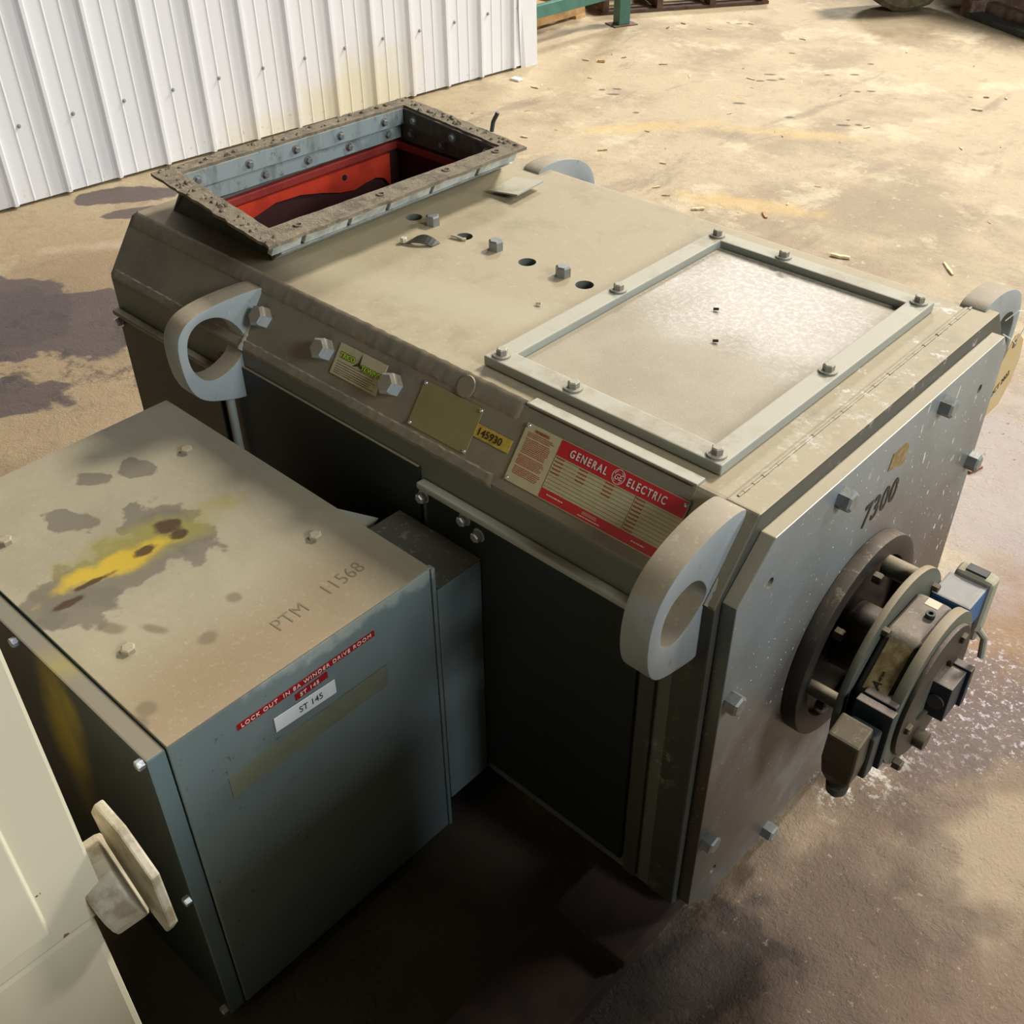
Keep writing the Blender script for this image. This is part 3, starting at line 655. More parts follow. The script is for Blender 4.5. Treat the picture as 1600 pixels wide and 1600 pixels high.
# red blower inside
b = MB(); b.ringprism([(DX0+.001, DY0+.001), (DX1-.001, DY0+.001), (DX1-.001, DY1-.001), (DX0+.001, DY1-.001)], [(DX0+.016, DY0+.016), (DX1-.016, DY0+.016), (DX1-.016, DY1-.016), (DX0+.016, DY1-.016)], 'z', .862, .880)
b.build('red_inlet_rim', M_REDRIM, motor, bevel=.003)
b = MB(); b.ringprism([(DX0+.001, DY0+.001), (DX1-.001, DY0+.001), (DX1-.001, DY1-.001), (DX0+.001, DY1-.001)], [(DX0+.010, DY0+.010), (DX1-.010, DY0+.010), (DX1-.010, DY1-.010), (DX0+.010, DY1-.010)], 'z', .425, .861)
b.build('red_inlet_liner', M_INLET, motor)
def arch(n=28):
    """back panel with an arched cut-out, y-z"""
    top = [(DY0+.012, .858), (1.50, .858)]; low = []
    for i in range(n+1):
        t_ = i/n; y = DY0+.012+(1.50-.01-DY0-.012)*t_
        z = .70+.075*math.sin(PI*min(1, t_*1.25)*.5) if t_ < .62 else .775-.02*(t_-.62)
        low.append((y, z))
    return top, low
low = [(DY0+.012, .70), (1.13, .76), (1.17, .800), (1.217, .826), (1.284, .842), (1.351, .839), (1.41, .826), (1.459, .812), (1.50, .806), (1.53, .812), (1.565, .816), (1.590, .808), (1.609, .785), (1.612, .860), (DY0+.012, .860)]
b = MB(); b.prism(low, 'x', DX0+.012, DX0+.020); rp = b.build('red_scroll_panel', M_RED, motor)
b = MB(); b.cyl((DX0+.020, 1.475, .842), (DX0+.0215, 1.475, .842), .0065, n=20); b.build('panel_hole', M_BLACK, rp)
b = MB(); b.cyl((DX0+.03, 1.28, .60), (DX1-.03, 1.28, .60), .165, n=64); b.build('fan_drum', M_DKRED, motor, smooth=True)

# maker's plates on the sloping side
def plate(nm, x0, x1, s0, s1, mat, th=.0015, h=.003, bevel=0):
    b = MB(); rect_on(CO+CN*h, CX, CU, x0, x1, s0, s1, 0, th, b) if CX.cross(CU).dot(CN) > 0 else rect_on(CO+CN*h, CX, CU, x0, x1, s0, s1, -th, 0, b)
    return b.build(nm, mat, motor, bevel=bevel)
H0 = .0045
# rect_on uses Z = X x Y; for this face that must be CN
assert CX.cross(CU).dot(CN) > 0
def cbox(parent, nm, x0, x1, s0, s1, mat, h=H0, th=.0004):
    b = MB(); rect_on(CO+CN*h, CX, CU, x0, x1, s0, s1, 0, th, b); return b.build(nm, mat, parent)
def ctext(t_, size, mat, parent, x, s, h=H0, **k): return text(t_, size, mat, parent, cp(x, s, h), CX, CU, **k)
riv = dome('rivet', M_BRIGHT, .0035, .0025)
GX0, GX1, GS0, GS1 = -.887, -.598, .021, .112
ge = plate('maker_plate', GX0, GX1, GS0, GS1, M_LBLCREAM); tag(ge, 'red and cream rating plate')
XB = -.820
cbox(ge, 'red_band', XB, GX1-.001, .0875, .1112, M_LBLRED); cbox(ge, 'red_band', XB, GX1-.001, .0222, .0365, M_LBLRED)
b = MB()
for i in range(9): rect_on(CO+CN*(H0), CX, CU, XB, GX1-.003, .0400+i*.0056, .0404+i*.0056, 0, .0002, b)
rect_on(CO+CN*H0, CX, CU, XB-.0004, XB+.0002, .0365, .0875, 0, .0002, b)
rect_on(CO+CN*H0, CX, CU, -.676, -.6755, .038, .0875, 0, .0002, b)
b.build('ruled_lines', M_TXTK, ge)
ctext('GENERAL', .0160, M_TXTW, ge, -.7985, .0935, h=H0+.0005, sx=.78, sp=1.35, bold=.00025)
ctext('ELECTRIC', .0160, M_TXTW, ge, -.6965, .0935, h=H0+.0005, sx=.74, sp=1.35, bold=.00025)
MC = (-.7125, .0992)
b = MB(); ZZ = CN
def cring(b, cx, cs, r0, r1, h):
    n = 32; V = []
    for hh in (h, h+.0003):
        for r in (r1, r0):
            for i in range(n): a = 2*PI*i/n; V.append(cp(cx+r*math.cos(a), cs+r*math.sin(a), hh))
    F = []
    for j in range(n):
        k = (j+1) % n; F += [(j, k, n+k, n+j), (2*n+j, 3*n+j, 3*n+k, 2*n+k), (j, 2*n+j, 2*n+k, k), (n+j, n+k, 3*n+k, 3*n+j)]
    b.poly(V, F)
cring(b, MC[0], MC[1], .0098, .0107, H0+.0005)
for i in range(4):
    a0 = PI/4+i*PI/2; pts = [cp(MC[0]+r*math.cos(a0+da), MC[1]+r*math.sin(a0+da), H0+.0007) for r, da in ((.0088, -.35), (.0078, -.1), (.0082, .2), (.0070, .42))]
    b.tube(pts, .00035, 5)
b.build('round_monogram', M_TXTW, ge)
ctext('GE', .0118, M_TXTW, ge, MC[0]-.0068, MC[1]-.0042, h=H0+.0005, sx=.86, shear=.35, name='round_monogram')
ctext('WARNING', .0062, M_TXTR, ge, -.868, .1025, bold=.0001, sx=.9)
def scribble(x0, x1, s_list, wid, gap, mat, parent, nm='small_print', h=H0):
    b = MB(); rnd = random.Random(3)
    for s_ in s_list:
        x = x0+rnd.uniform(0, .002)
        end = x1-rnd.uniform(0, (x1-x0)*.14)
        while x < end:
            L = rnd.uniform(.0015, .0052); rect_on(CO+CN*h, CX, CU, x, min(x+L, end), s_, s_+wid*rnd.uniform(.85, 1.1), 0, .0002, b); x += L+gap
    b.build(nm, mat, parent)
scribble(-.880, -.829, [.0985-.0026*i for i in (0, 1, 2)]+[.0890-.0026*i for i in range(9)]+[.0635-.0026*i for i in range(6)]+[.0455-.0026*i for i in range(5)], .0014, .0007, M_TXTR, ge)
for x, n_, s0 in ((XB+.002, 5, .0835), (-.775, 4, .0835), (-.728, 4, .0835), (-.6745, 9, .0832)):
    for i in range(n_): scribble(x, x+.017, [s0-.0056*i-.0002], .0026, .0005, M_TXTR, ge)
scribble(XB+.012, XB+.045, [.0295], .0016, .001, M_TXTW, ge, h=H0+.0005)
cbox(ge, 'footer_mark', -.742, -.716, .0290, .0340, flat('print_pink', hx(206, 120, 108)), h=H0+.0005)
scribble(-.748, -.705, [.0255], .0014, .0008, M_TXTW, ge, h=H0+.0005)
scribble(-.655, -.630, [.0285], .0018, .0012, M_TXTW, ge, h=H0+.0005)
for x, s_ in ((GX0+.004, GS1-.004), (GX0+.004, GS0+.004), (GX1-.004, GS1-.006)): inst(riv, 'rivet', ge, cp(x, s_, .0045), CN)
# number plate, blank plate, service sticker
num = plate('number_plate', -.970, -.899, .056, .0765, M_YELLOW); tag(num, 'small yellow number plate')
ctext('145930', .0165, M_TXTK, num, -.9655, .0605, sx=1.0, sp=1.02, bold=.0003)
bl = plate('blank_plate', -1.098, -.970, .0245, .0995, M_BRASS, bevel=.0004); tag(bl, 'blank worn brass plate')
for x, s_ in ((-1.094, .0955), (-.974, .0955), (-1.094, .0285), (-.974, .0285)): inst(riv, 'rivet', bl, cp(x, s_, .0045), CN)
tr = plate('service_sticker', -1.296, -1.181, .0385, .0925, M_TRICO); tag(tr, 'cream service sticker with lime lettering')
for mt, bo, hh in ((M_DKGREEN, .0011, H0), (M_LIME, .0002, H0+.0005)):
    ctext('TRICO', .0115, mt, tr, -1.287, .0705, h=hh, sx=1.02, bold=bo, sp=1.05)
    ctext('TCWIND', .0115, mt, tr, -1.232, .0655, h=hh, sx=.98, bold=bo, sp=1.05)
b = MB(); cxs = (-1.2395, .0720); star = []
for i in range(6):
    a = PI/2+i*PI/3; r = (.020 if i == 0 else .015) if i % 2 == 0 else .0028; star.append(cp(cxs[0]+r*math.cos(a), cxs[1]+r*math.sin(a), H0+.0009))
b.poly([p for p in star]+[p+CN*.0003 for p in star], [tuple(range(6)), tuple(range(11, 5, -1))]+[(i, (i+1) % 6, 6+(i+1) % 6, 6+i) for i in range(6)]); b.build('star_mark', M_DKGREEN, tr)
scribble(-1.290, -1.190, [.0620, .0575, .0535, .0495, .0460, .0425], .0009, .0006, M_TXTK, tr)

# ------------------------------------------------------------ encoder on the motor end
EY, EZ = 1.322, .470
enc = MB()
def ex(r, x0, x1, mat, nm, parent=None, cy=EY, cz=EZ, n=48, bev=.002, r1=None):
    b = MB(); b.cyl((x0, cy, cz), (x1, cy, cz), r, r1, n=n); return b.build(nm, mat, parent or motor, bevel=bev, smooth=True)
b = MB(); b.ringprism(circ((EY, EZ), .186, 56), circ((EY, EZ), .150, 56), 'x', -.481, -.455)
encoder = b.build('shaft_encoder', M_ENCBROWN, motor, bevel=.003, smooth=True); tag(encoder, 'dirty dark encoder assembly')
b = MB(); b.ringprism(circ((EY, EZ), .165, 56), circ((EY, EZ), .055, 56), 'x', -.4805, -.470); b.build('inner_flange', M_ENCBROWN, encoder, smooth=True)
ex(.060, -.470, -.415, M_ENCBROWN, 'hub', encoder)
# cage: bracket ring
DY_, DZ_ = 1.318, .462
b = MB(); b.ringprism(circ((DY_, DZ_), .166, 56), circ((DY_, DZ_), .080, 56), 'x', -.404, -.392); b.build('bracket_ring', M_ENCCREAM, encoder, bevel=.0025, smooth=True)
for i, a in enumerate((PI/2-.35, PI-.05, -PI/2+.3, -.4)):
    y, z = DY_+.145*math.cos(a), DZ_+.145*math.sin(a); ex(.0125 if i else .0175, -.457, -.404, M_ENCCREAM, 'spacer_rod', encoder, y, z, 20, .001)
eb = hexbolt('encoder_bolt', M_CONN, .018, .014)
for a in (PI/2-.05, PI*.78, -.1, PI*1.2): inst(eb, 'encoder_bolt', encoder, (-.455, EY+.128*math.cos(a), EZ+.128*math.sin(a)), (1, 0, 0), .2)
for a in (PI/2-.9, PI/2+.55): inst(eb, 'encoder_bolt', encoder, (-.392, DY_+.140*math.cos(a), DZ_+.140*math.sin(a)), (1, 0, 0), .3, .8)
# squared body between bracket ring and front disc, flattened sides
BY, BZ = 1.306, .457
def squircle(r, flatr, n=8, ph=PI/8): return [(BY+r*math.cos(2*PI*i/n+ph), BZ+r*math.sin(2*PI*i/n+ph)) for i in range(n)]
b = MB(); b.prism(squircle(.138, 0), 'x', -.392, -.333); body = b.build('encoder_body', M_ENCODER, encoder, bevel=.012, segs=3, smooth=True)
b = MB(); b.cyl((-.334, BY, BZ), (-.317, BY, BZ), .138, n=56); b.build('front_disc', M_ENCCREAM, encoder, bevel=.0025, smooth=True)
b = MB(); b.ringprism(circ((BY, BZ), .118, 48), circ((BY, BZ), .055, 48), 'x', -.317, -.309); b.build('front_disc_rib', M_ENCBROWN, encoder, bevel=.002, smooth=True)
# brass label on the upper left facet of the body
fa = PI*5/8+PI/8; fn = Vector((0, math.cos(fa), math.sin(fa))); ft = Vector((0, math.cos(fa-PI/2), math.sin(fa-PI/2))); rr = .138*math.cos(PI/8)
fo = Vector((-.360, BY, BZ))+fn*(rr+.0006)
b = MB(); rect_on(fo, ft, Vector((-1, 0, 0)) if ft.cross(Vector((-1, 0, 0))).dot(fn) > 0 else Vector((1, 0, 0)), -.046, .040, -.019, .019, 0, .001, b); lab = b.build('body_label', M_GOLD, encoder)
Yd = Vector((-1, 0, 0)) if ft.cross(Vector((-1, 0, 0))).dot(fn) > 0 else Vector((1, 0, 0))
text('A', .018, M_TAGTXT, encoder, fo-ft*.040-Yd*.004+fn*.001, ft, Yd, sx=1, bold=.0003, shear=.3); text('vtron', .008, M_TAGTXT, encoder, fo-ft*.028-Yd*.001+fn*.001, ft, Yd, sx=1, shear=.3)
top_z = BZ+.138*math.cos(PI/8)
b = MB(); b.ringprism(circ((-.352, BY+.01), .0075, 20), circ((-.352, BY+.01), .004, 20), 'z', top_z-.002, top_z+.008); b.build('oil_cup', M_DARKSTEEL, encoder)
b = MB(); b.box(-.372, -.350, BY+.032, BY+.050, top_z-.0005, top_z+.0006); b.build('paper_label', M_LBLCREAM, encoder)
# right side: pale connector with blue side
b = MB(); b.box(-.392, -.325, BY+.120, BY+.190, BZ+.018, BZ+.082); b.build('blue_connector', M_BLUEDK, encoder, bevel=.004)
b = MB(); b.box(-.385, -.318, BY+.188, BY+.222, BZ-.040, BZ+.092); cc = b.build('pale_connector', M_CONNLT, encoder, bevel=.010, segs=3)
b = MB(); b.box(-.370, -.335, BY+.196, BY+.214, BZ+.092, BZ+.096); b.build('connector_recess', M_DARKSTEEL, encoder)
# left side: blue-black adapter, grey elbow connector
b = MB(); b.box(-.372, -.318, 1.172, 1.215, .405, .520); b.build('adapter_block', M_ENCODER, encoder, bevel=.003)
b = MB(); b.box(-.375, -.314, 1.154, 1.170, .400, .517); b.build('adapter_cover', M_ENCODER, encoder, bevel=.002)
b = MB(); b.box(-.372, -.322, 1.126, 1.153, .395, .485); b.build('connector_base', M_DARKSTEEL, encoder, bevel=.004)
EX_ = (.016, .034, .050)
def sh(l): return [(x+EX_[0], y+EX_[1], z+EX_[2]) for x, y, z in l]
b = MB(); b.loft([sh([(-.398, 1.060, .435), (-.346, 1.060, .435), (-.346, 1.100, .450), (-.398, 1.100, .450)]), sh([(-.398, 1.056, .385), (-.344, 1.056, .385), (-.344, 1.104, .388), (-.398, 1.104, .388)]),
                  sh([(-.394, 1.060, .350), (-.348, 1.060, .350), (-.348, 1.100, .350), (-.394, 1.100, .350)]), sh([(-.386, 1.068, .328), (-.356, 1.068, .328), (-.356, 1.096, .328), (-.386, 1.096, .328)])]); b.build('elbow_connector', M_CONN, encoder, bevel=.004)
g = sh([(-.371, 1.083, z) for z in (.330, .318, .304, .296)])
b = MB(); b.cyl(g[0], g[1], .015, n=8); b.cyl(g[1], g[2], .018, .0165, n=24); b.cyl(g[2], g[3], .011, n=16); b.build('cable_gland', M_DARKSTEEL, encoder, smooth=True)
# front box on the disc
b = MB(); b.box(-.322, -.285, BY+.008, BY+.062, BZ-.062, BZ+.012); fbx = b.build('front_box', M_ENCODER, encoder, bevel=.002)
b = MB(); b.box(-.318, -.279, BY+.062, BY+.078, BZ-.066, BZ+.016); b.build('front_box_lid', M_ENCODER, encoder, bevel=.002)
b = MB(); b.cyl((-.304, BY+.008, BZ-.026), (-.304, BY+.005, BZ-.026), .014, n=20); b.build('front_box_socket', M_DARKSTEEL, encoder)
sb_ = dome('lid_screw', M_BRIGHT, .003, .003)
for z in (-.05, -.025, 0, .01): inst(sb_, 'lid_screw', encoder, (-.296, BY+.078, BZ+z), (0, 1, 0))
for y, z in ((-.085, -.015), (-.07, -.115), (.06, .075)): inst(eb, 'encoder_bolt', encoder, (-.316, BY+y, BZ+z), (1, 0, 0), .3, 1)
b = MB(); b.tube([(-.300, BY+.10, BZ+.07), (-.288, BY+.105, BZ+.055), (-.282, BY+.10, BZ+.02)], .006, 10); b.build('cable_stub', M_CONNLT, encoder, smooth=True)
ex(.016, -.312, -.290, M_CONN, 'disc_stud', encoder, BY-.02, BZ-.09, 16, .002)

# scraps on top of the motor
clip = thing('bent_metal_scrap', (-1.43, 1.29, ZT), 'crumpled dark metal strip lying on dusty motor top beside the bolts', 'scrap')
b = MB(); L = []
for i in range(9):
    t_ = i/8; L.append([(-1.448+.050*t_, 1.268+.03*t_+w*.011, ZT+.001+.014*math.sin(t_*PI)*(1 if w > 0 else .4)+h) for w, h in ((-1, 0), (1, 0), (1, .0012), (-1, .0012))])
b.loft(L); b.build('folded_strip', M_CLIP, clip); inst(hexbolt('pale_nut', M_CLIPLT, .012, .011), 'pale_nut', clip, (-1.452, 1.266, ZT), (0, 0, 1), .2)
b = MB(); b.tube([(-1.402, 1.343, ZT+.004), (-1.394, 1.345, ZT+.004), (-1.376, 1.347, ZT+.003), (-1.372, 1.352, ZT+.003)], .0028, 8); tag(b.build('bent_split_pin', M_CLIPLT, loc=(-1.39, 1.345, ZT)), 'small pale bent pin at the rim of the second hole', 'pin')
for i, (x, y) in enumerate(((-1.10, 1.245), (-.80, 1.33), (-.86, 1.42))):
    b = MB(); b.tube([(x, y, ZT+(.008 if x > -1 else .003)), (x+.008, y+.004, ZT+(.009 if x > -1 else .004))], .0025, 6)
    tag(b.build('dirt_pellet', M_CLIP if i else M_CLIPLT, loc=(x, y, ZT)), ['pale grub-like speck on motor top left of the cover frame', 'dark pellet lying in the middle of the dusty cover panel', 'tiny brown crumb on the cover panel nearer its far edge'][i], 'debris')

# ------------------------------------------------------------ blue-grey terminal box beside the motor
BL = Vector((-1.27, .58, 0))
tbx = thing('terminal_box', BL, 'tall blue-grey steel box with dusty stained lid and lockout labels', 'electrical box')
BX0, BX1, BY0, BY1, BZT = -1.628, -.927, .352, .812, .675
b = MB(); b.box(BX0, BX1, BY0, BY1, .04, BZT-.003); b.build('box_body', M_BLUE, tbx, bevel=.003)
b = MB(); b.box(BX0-.001, BX1+.0005, BY0, BY1+.001, BZT-.0025, BZT); b.build('box_lid', M_BOXTOP, tbx, bevel=.001)
b = MB(); b.box(BX0, BX1-.001, .322, .350, .04, BZT-.004); door = b.build('box_door', M_DOOR, tbx, bevel=.003)
b = MB(); b.box(BX1-.010, BX1+.002, BY1+.001, BY1+.008, .04, BZT-.004); b.build('corner_flange', M_BLUE, tbx, bevel=.001)
db = hexbolt('door_screw', M_BRIGHT, .013, .010)
for x, z in ((-.938, .662), (-1.262, .660), (-.936, .362), (-.938, .05), (-1.6, .655)): inst(db, 'door_screw', door, (x, .322, z), (0, -1, 0), .3)
lb = hexbolt('lid_bolt', machine('tan_dusted_bolt', hx(150, 140, 120), dust=hx(160, 148, 122)), .019, .008)
for x, y in ((-1.458, .742), (-1.11, .742), (-1.11, .412), (-1.458, .412)): inst(lb, 'lid_bolt', tbx, (x, y, BZT), (0, 0, 1), .5)
b = MB(); b.box(-1.11, BX1+.004, BY1+.009, .916, .115, .625); th = b.build('connecting_throat', M_BLUE, tbx, bevel=.002)
b = MB(); b.box(-1.112, BX1+.003, BY1+.010, .9165, .6252, .6275); b.build('throat_lid', machine('dark_dusty_throat_lid', hx(80, 80, 68), dust=hx(98, 92, 76)), tbx)
b = MB(); rect_on((-1.13, .83, .612), (.9, .43, -.05), (-.43, .9, 0), -.10, .02, -.004, .055, 0, .003, b); b.build('gasket_flap', M_PAINTLIGHT, tbx)
for tx, x_, y_ in (('PTM', -.985, .575), ('11568', -.992, .668)):
    text(tx, .036, M_SCRATCH, tbx, (x_, y_, BZT), (-.06, 1, 0), (-1, -.06, 0), lift=.0004, sx=.86, sp=1.05, bold=-.0004, name='scratched_marking')
XF = BX1+.0005
def ftag(nm, y0, z0, y1, z1, hgt, mat, xoff, parent=tbx, wob=0):
    """strip on the front face from (y0,z0) to (y1,z1), z at the lower edge"""
    b = MB(); n = 14; lo = []; up = []
    for i in range(n+1):
        t_ = i/n; y = y0+(y1-y0)*t_; z = z0+(z1-z0)*t_; w = wob*noise.noise(Vector((t_*9, hgt*50, 0)))
        lo.append((y, z+w)); up.append((y, z+hgt+w*.3))
    b.prism(lo+up[::-1], 'x', XF+xoff, XF+xoff+.0006); return b.build(nm, mat, parent)
t1 = ftag('red_label', .450, .6200, .694, .6195, .0112, M_LBLRED2, .0002)
text('LOCK OUT  IN 8A WINDER DRIVE ROOM', .0098, M_TXTW, t1, (XF+.0009, .4555, .6222), (0, 1, 0), (0, 0, 1), lift=.0002, sx=1.07, sp=1.22)
t2 = ftag('red_label', .545, .6010, .603, .6030, .0122, M_LBLRED2, .0002)
text('ST 145', .0098, M_TXTW, t2, (XF+.0009, .553, .6040), (0, 1, .03), (0, 0, 1), lift=.0002, sx=1.05, sp=1.2, bold=.0001)
t3 = ftag('white_label', .505, .5700, .613, .5640, .0275, M_WHITE, .0009)
text('ST 145', .0165, M_TAGTXT, t3, (XF+.0016, .5465, .5755), (0, 1, -.05), (0, 0, 1), lift=.0002, sx=.92)
ftag('tape_residue', .420, .5050, .710, .5040, .043, M_OLIVE, .0002, wob=.004)

# ------------------------------------------------------------ cream machine in the left foreground
cm = thing('cream_machine', (-.95, -.2, 0), 'cream painted steel machine casing with flanged stub pipe in the foreground', 'machine')
CXF = -.750
b = MB(); b.box(-1.15, CXF, -.60, .178, .718, 1.30); b.build('upper_casing', M_CREAM, cm, bevel=.004)
b = MB(); b.box(-1.15, CXF-.004, -.60, .162, .02, .714); b.build('lower_casing', M_CREAM, cm, bevel=.008)
b = MB(); b.loft([[(CXF, y, z) for y, z in ((-.55, .742), (.118, .742), (.118, 1.28), (-.55, 1.28))], [(CXF+.004, y, z) for y, z in ((-.55, .746), (.114, .746), (.114, 1.28), (-.55, 1.28))]]); b.build('raised_panel', M_CREAM, cm, bevel=.0015)
sy, sx_, sz_ = .200, -.745, .765
b = MB(); b.cyl((-.778, .174, .716), (-.770, .208, .724), .052, n=20); stub = b.build('stub_pipe', M_CREAMDIRTY, cm, bevel=.004)
b = MB(); oc = [(-.776, .838), (-.735, .832), (-.687, .797), (-.683, .716), (-.698, .690), (-.725, .700), (-.785, .765), (-.796, .808)]
b.prism(oc, 'y', .206, .217); b.build('flange_plate', M_CREAMDIRTY, cm, bevel=.0025)

nb = thing('shade_block', (.72, -.45, 0), 'unseen dark block added to shade the gap and the blue-grey box', 'light blocker')  # unseen block, added to keep light off the gap and box face
b = MB(); b.box(.16, 1.25, -1.25, .95, .05, 1.13); b.build('shade_block_body', M_DARKSTEEL, nb, bevel=.006)
b = MB(); b.box(.155, 1.255, -1.255, .955, 1.13, 1.15); b.build('shade_block_top', M_DARKSTEEL, nb, bevel=.003)
b = MB(); b.box(.20, 1.21, -1.21, .91, 0, .05); b.build('shade_block_base', M_MOTORDARK, nb)

# ------------------------------------------------------------ timber skid under the motor end
b = MB(); b.box(-.665, -.516, .12, 1.95, .0, .046); tag(b.build('timber_skid', M_SKID, bevel=.004, loc=(-.59, 1.0, 0)), 'dark brown timber under the encoder end of the grey motor', 'timber')
b = MB(); b.box(-1.95, -1.80, .75, 1.95, .0, .046); tag(b.build('timber_skid', M_SKID, bevel=.004, loc=(-1.87, 1.3, 0)), 'dark timber under the end of the motor nearest the white wall', 'timber')

# ------------------------------------------------------------ paper tag on the far lug
tg = thing('paper_tag', (-.50, 1.87, .76), 'buff card tag reading OCT 2022 hanging from the far corner lug', 'tag')
def tp(u, v, h=0): return Vector((-.500+h+.01*v, 1.795+u, .77+v))
b = MB(); pts = [(.0, -.03), (.05, .030), (.062, .030), (.105, .0), (.120, -.045), (.112, -.09), (.08, -.128), (.0, -.128)]
b.loft([[tp(u, v) for u, v in pts], [tp(u, v, .001) for u, v in pts]]); card = b.build('card', M_PAPERTAN, tg)
def ring3(c, r0, r1, b, h):
    V = [tp(c[0]+r*math.cos(2*PI*i/20), c[1]+r*math.sin(2*PI*i/20), hh) for hh in (h, h+.0008) for r in (r1, r0) for i in range(20)]; n = 20; F = []
    for j in range(n):
        k = (j+1) % n; F += [(j, k, n+k, n+j), (2*n+j, 3*n+j, 3*n+k, 2*n+k), (j, 2*n+j, 2*n+k, k), (n+j, n+k, 3*n+k, 3*n+j)]
    b.poly(V, F)
b = MB(); ring3((.058, .010), .004, .0085, b, .0012); b.build('eyelet', M_RUST, card)
text('OCT 2022', .018, M_TAGTXT, card, tp(.012, -.085, .0012), (.0, 1, .28), (0, -.28, 1), sx=.95)
b = MB(); b.tube([tp(.058, .010, .002), tp(.075, .035, .004), tp(.06, .075, .01), tp(.02, .09, .0), tp(.0, .075, -.01)], .0009, 6); b.tube([tp(.058, .010, .002), tp(.03, .03, .003), tp(.01, .045, -.01)], .0009, 6); b.build('string', M_WHITEPLASTIC, tg)

# ------------------------------------------------------------ background: rack, pallets, truck
rk = thing('pallet_rack', (-4.27, 5.55, 0), 'teal green steel storage rack upright and low beam behind the wall end', 'rack')
d1 = Vector((.36, .93, 0)).normalized()
def obox(b, c, u, L, Wd, z0, z1):
    c, u = Vector(c), Vector(u).normalized(); v = Vector((-u.y, u.x, 0))
    P = [c+u*a*L/2+v*w*Wd/2+Vector((0, 0, z)) for a in (-1, 1) for w in (-1, 1) for z in (z0, z1)]
    return b.poly(P, [(0, 1, 3, 2), (4, 6, 7, 5), (0, 4, 5, 1), (2, 3, 7, 6), (0, 2, 6, 4), (1, 5, 7, 3)])
uc = Vector((-4.262, 5.59, 0)); ud = Vector((.37, .93, 0))
b = MB(); obox(b, uc, ud, .075, .075, .006, 2.6); up = b.build('upright', M_RACK, rk, bevel=.004)
b = MB()
for k in range(12):
    z = .05+k*.1
    for s_ in (0,):
        c = uc+ud*.038+Vector((0, 0, z)); b.cyl(c, c+ud*.0015, .009, n=12)
b.build('slot_holes', M_BLACK, up)
b = MB(); obox(b, uc, ud, .16, .12, 0, .006); b.build('base_plate', M_RUST, rk)
b = MB(); bd = Vector((-.58, -.81, 0)); bd = Vector((-.06, -1, 0)); p0 = uc+Vector((-.045, .02, 0)); q0 = p0+bd*1.3
c = (p0+q0)/2; obox(b, c, bd, 1.3, .04, .148, .215); b.build('beam', M_RACK, rk, bevel=.003)
def pallet(loc, ux, label, mt, L=1.15, Wd=1.0, nst=3):
    p = thing('wooden_pallet', loc, label, 'pallet', None); u = Vector(ux).normalized(); v = Vector((-u.y, u.x, 0)); L0 = Vector(loc)
    for k in range(nst):
        w = -Wd/2+.03+(Wd-.06)*k/(nst-1); b = MB(); obox(b, L0+v*w, u, L, .04, .018, .108); b.build('stringer', mt, p, bevel=.002)
    for k in range(7):
        a = -L/2+.05+(L-.1)*k/6; b = MB(); obox(b, L0+u*a, v, Wd, .09, .109, .127); b.build('deck_board', mt, p, bevel=.0015)
    for k in range(3):
        a = -L/2+.05+(L-.1)*k/2; b = MB(); obox(b, L0+u*a, v, Wd, .09, 0, .018); b.build('bottom_board', mt, p, bevel=.0015)
    return p
pallet((-5.0, 5.10, 0), (.02, 1, 0), 'raw pine pallet under the teal rack beam behind the wall end', M_WOOD, 1.0, .9)
pb = Vector((.565, .825, 0)); pv = Vector((-.825, .565, 0))
pallet(tuple(Vector((-4.15, 6.12, 0))+pv*.52), (.565*.0-.825, .565, 0), 'dark stained pallet standing beyond the green rack upright', M_WOODDK, 1.0, 1.12, 4)
# truck: tyre, chassis, mast foot
tk = thing('forklift_truck', (-2.9, 7.9, 0), 'parked forklift at the top right edge with a grimy tyre', 'forklift')
tc = Vector((-3.17, 7.02, .30)); ta = Vector((.75, -.66, 0)).normalized()
b = MB(); loops = []
for i in range(48):
    a = 2*PI*i/48; rad = Vector((0, 0, 1))*math.sin(a)+Vector((-ta.y, ta.x, 0))*math.cos(a); tr_ = .006 if i % 2 else 0
    loops.append([tc+ta*w+rad*(r-(tr_ if abs(w) < .1 and r > .29 else 0)) for w, r in ((-.10, .19), (-.11, .27), (-.085, .302), (.085, .302), (.11, .27), (.10, .19))])
loops.append(loops[0]); b.loft(loops, cap=False); b.build('tyre', M_RUBBER, tk, smooth=True)
b = MB(); b.cyl(tc-ta*.08, tc+ta*.085, .19, n=32); b.cyl(tc+ta*.085, tc+ta*.11, .07, n=20); b.build('wheel_hub', M_BRIGHT, tk, bevel=.004)
b = MB(); obox(b, (-2.45, 8.25, 0), (.8, -.25, 0), 1.9, 1.3, .16, 1.3); b.build('chassis', M_DARKSTEEL, tk, bevel=.03)
fr = thing('steel_ramp_frame', (-2.2, 7.2, 0), 'rusty brown steel frame lying on the floor beside the parked forklift', 'frame')
fd = Vector((.80, -.42, 0)).normalized(); fv = Vector((.42, .80, 0)).normalized()
b = MB(); obox(b, Vector((-2.20, 6.84, 0)), fd, 1.25, .09, 0, .035); b.build('side_rail', M_DARKSTEEL, fr, bevel=.004)
b = MB(); obox(b, Vector((-2.16, 6.93, 0)), fd, 1.25, .07, .0, .085); b.build('side_rail', M_RUST, fr, bevel=.004)
b = MB(); obox(b, Vector((-2.64, 7.36, 0)), fv, .6, .10, .0, .10); b.build('cross_rail', M_RUST, fr, bevel=.004)
b = MB(); obox(b, Vector((-2.0, 7.5, 0)), fd, 1.0, .5, .02, .06); b.build('deck_plate', M_DARKSTEEL, fr, bevel=.004)

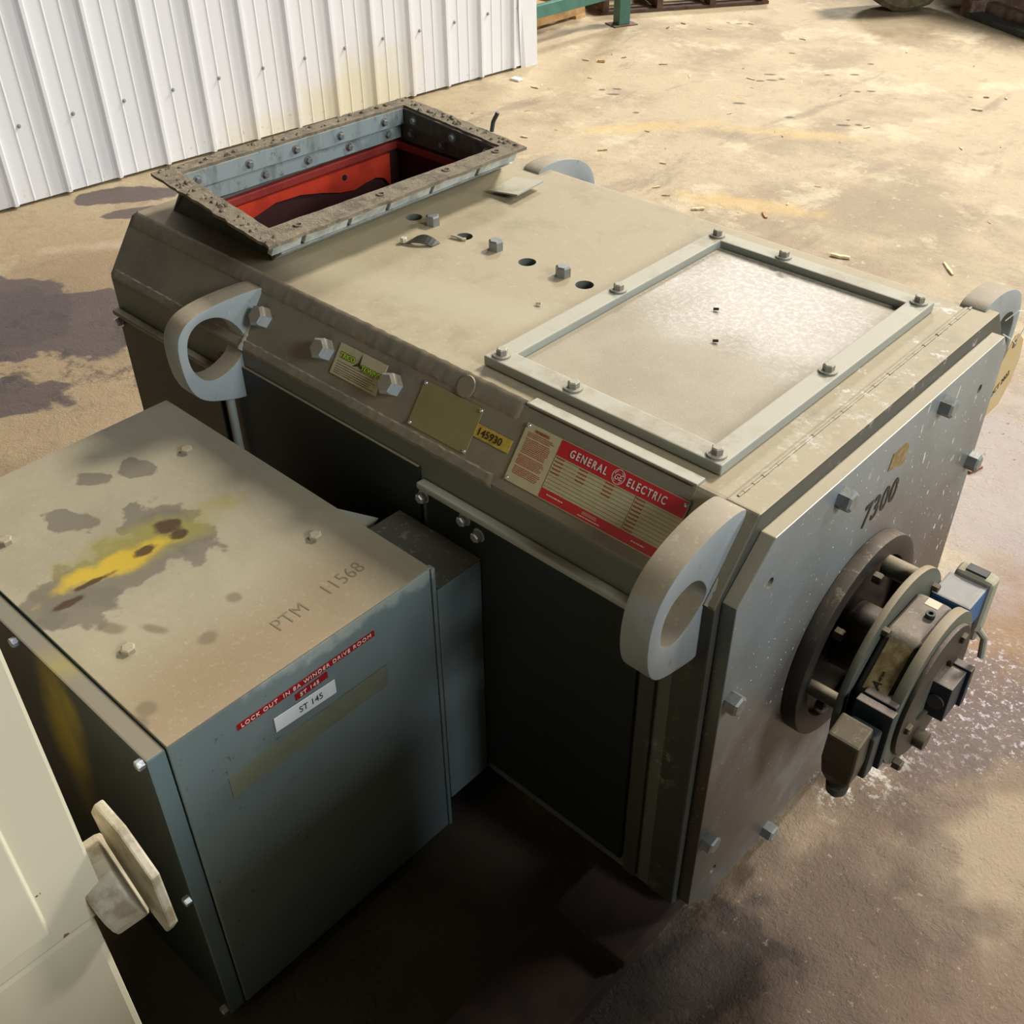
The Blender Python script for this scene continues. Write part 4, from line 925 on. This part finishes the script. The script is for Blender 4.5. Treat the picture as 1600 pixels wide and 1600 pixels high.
# ------------------------------------------------------------ debris on the floor
def chip(x, y, L, wd, a, mt, label, group=None, nm='wood_chip', cat='debris'):
    b = MB(); u = Vector((math.cos(a), math.sin(a), 0)); v = Vector((-u.y, u.x, 0)); c = Vector((x, y, 0)); n = 5; Lp = []
    for i in range(n):
        t_ = i/(n-1)-.5; w = wd*(.5-.35*abs(t_)*random.uniform(.6, 1.4)); z = .0005+.003*random.random()
        Lp.append([c+u*L*t_-v*w+Vector((0, 0, z)), c+u*L*t_+v*w+Vector((0, 0, z)), c+u*L*t_+v*w*.8+Vector((0, 0, z+wd*.35)), c+u*L*t_-v*w*.8+Vector((0, 0, z+wd*.35))])
    b.loft(Lp); return tag(b.build(nm, mt, loc=(x, y, 0)), label, cat, group)
chip(-1.30, 3.72, .10, .014, 2.3, M_WOODPALE, 'longest pale splinter lying on the floor at the far right', nm='wood_splinter')
chip(-1.64, 3.55, .07, .022, .3, M_WOODPALE, 'broad pale wood chip left of the longest splinter', nm='wood_splinter')
chip(-1.58, 2.98, .10, .016, 1.2, M_WOOD, 'brown-yellow wood sliver on the floor above the cover frame', nm='wood_splinter')
chip(-.70, 2.60, .05, .018, 1.3, M_LEAF, 'small brown dead leaf on the pale damp floor right of the motor', nm='dead_leaf', cat='leaf')
G = 'pale wood chips scattered over the concrete'
for i in range(110):
    for _ in range(40):
        x, y = random.uniform(-4.0, -.9), random.uniform(2.2, 6.4)
        if y > 2.0+.25*abs(x+2) and x > -4.0: break
    L = random.choice((.015, .02, .03, .045))*random.uniform(.7, 1.2)
    chip(x, y, L, L*random.uniform(.15, .35), random.uniform(0, PI), random.choice((M_WOODPALE, M_WOODPALE, M_WOODPALE, M_WOOD, M_WOOD, M_LEAF)), 'small wood chip or splinter lying on the concrete floor', G)
b = MB(); b.box(-4.235, -4.165, 4.17, 4.235, 0, .045); tag(b.build('white_block', M_WHITEPLASTIC, bevel=.01, segs=3, loc=(-4.20, 4.20, 0)), 'small white lump on the floor against the white ribbed wall', 'scrap')
b = MB(); b.box(-4.02, -3.96, 4.33, 4.37, 0, .012); tag(b.build('white_crumb', M_WHITEPLASTIC, bevel=.005, segs=2, loc=(-4.0, 4.35, 0)), 'flat white crumb on the floor just out from the wall end', 'scrap')
chip(-3.86, 4.90, .04, .03, .4, M_WOOD, 'chunky tan wood bit on the floor right of the wall end', nm='wood_chunk')
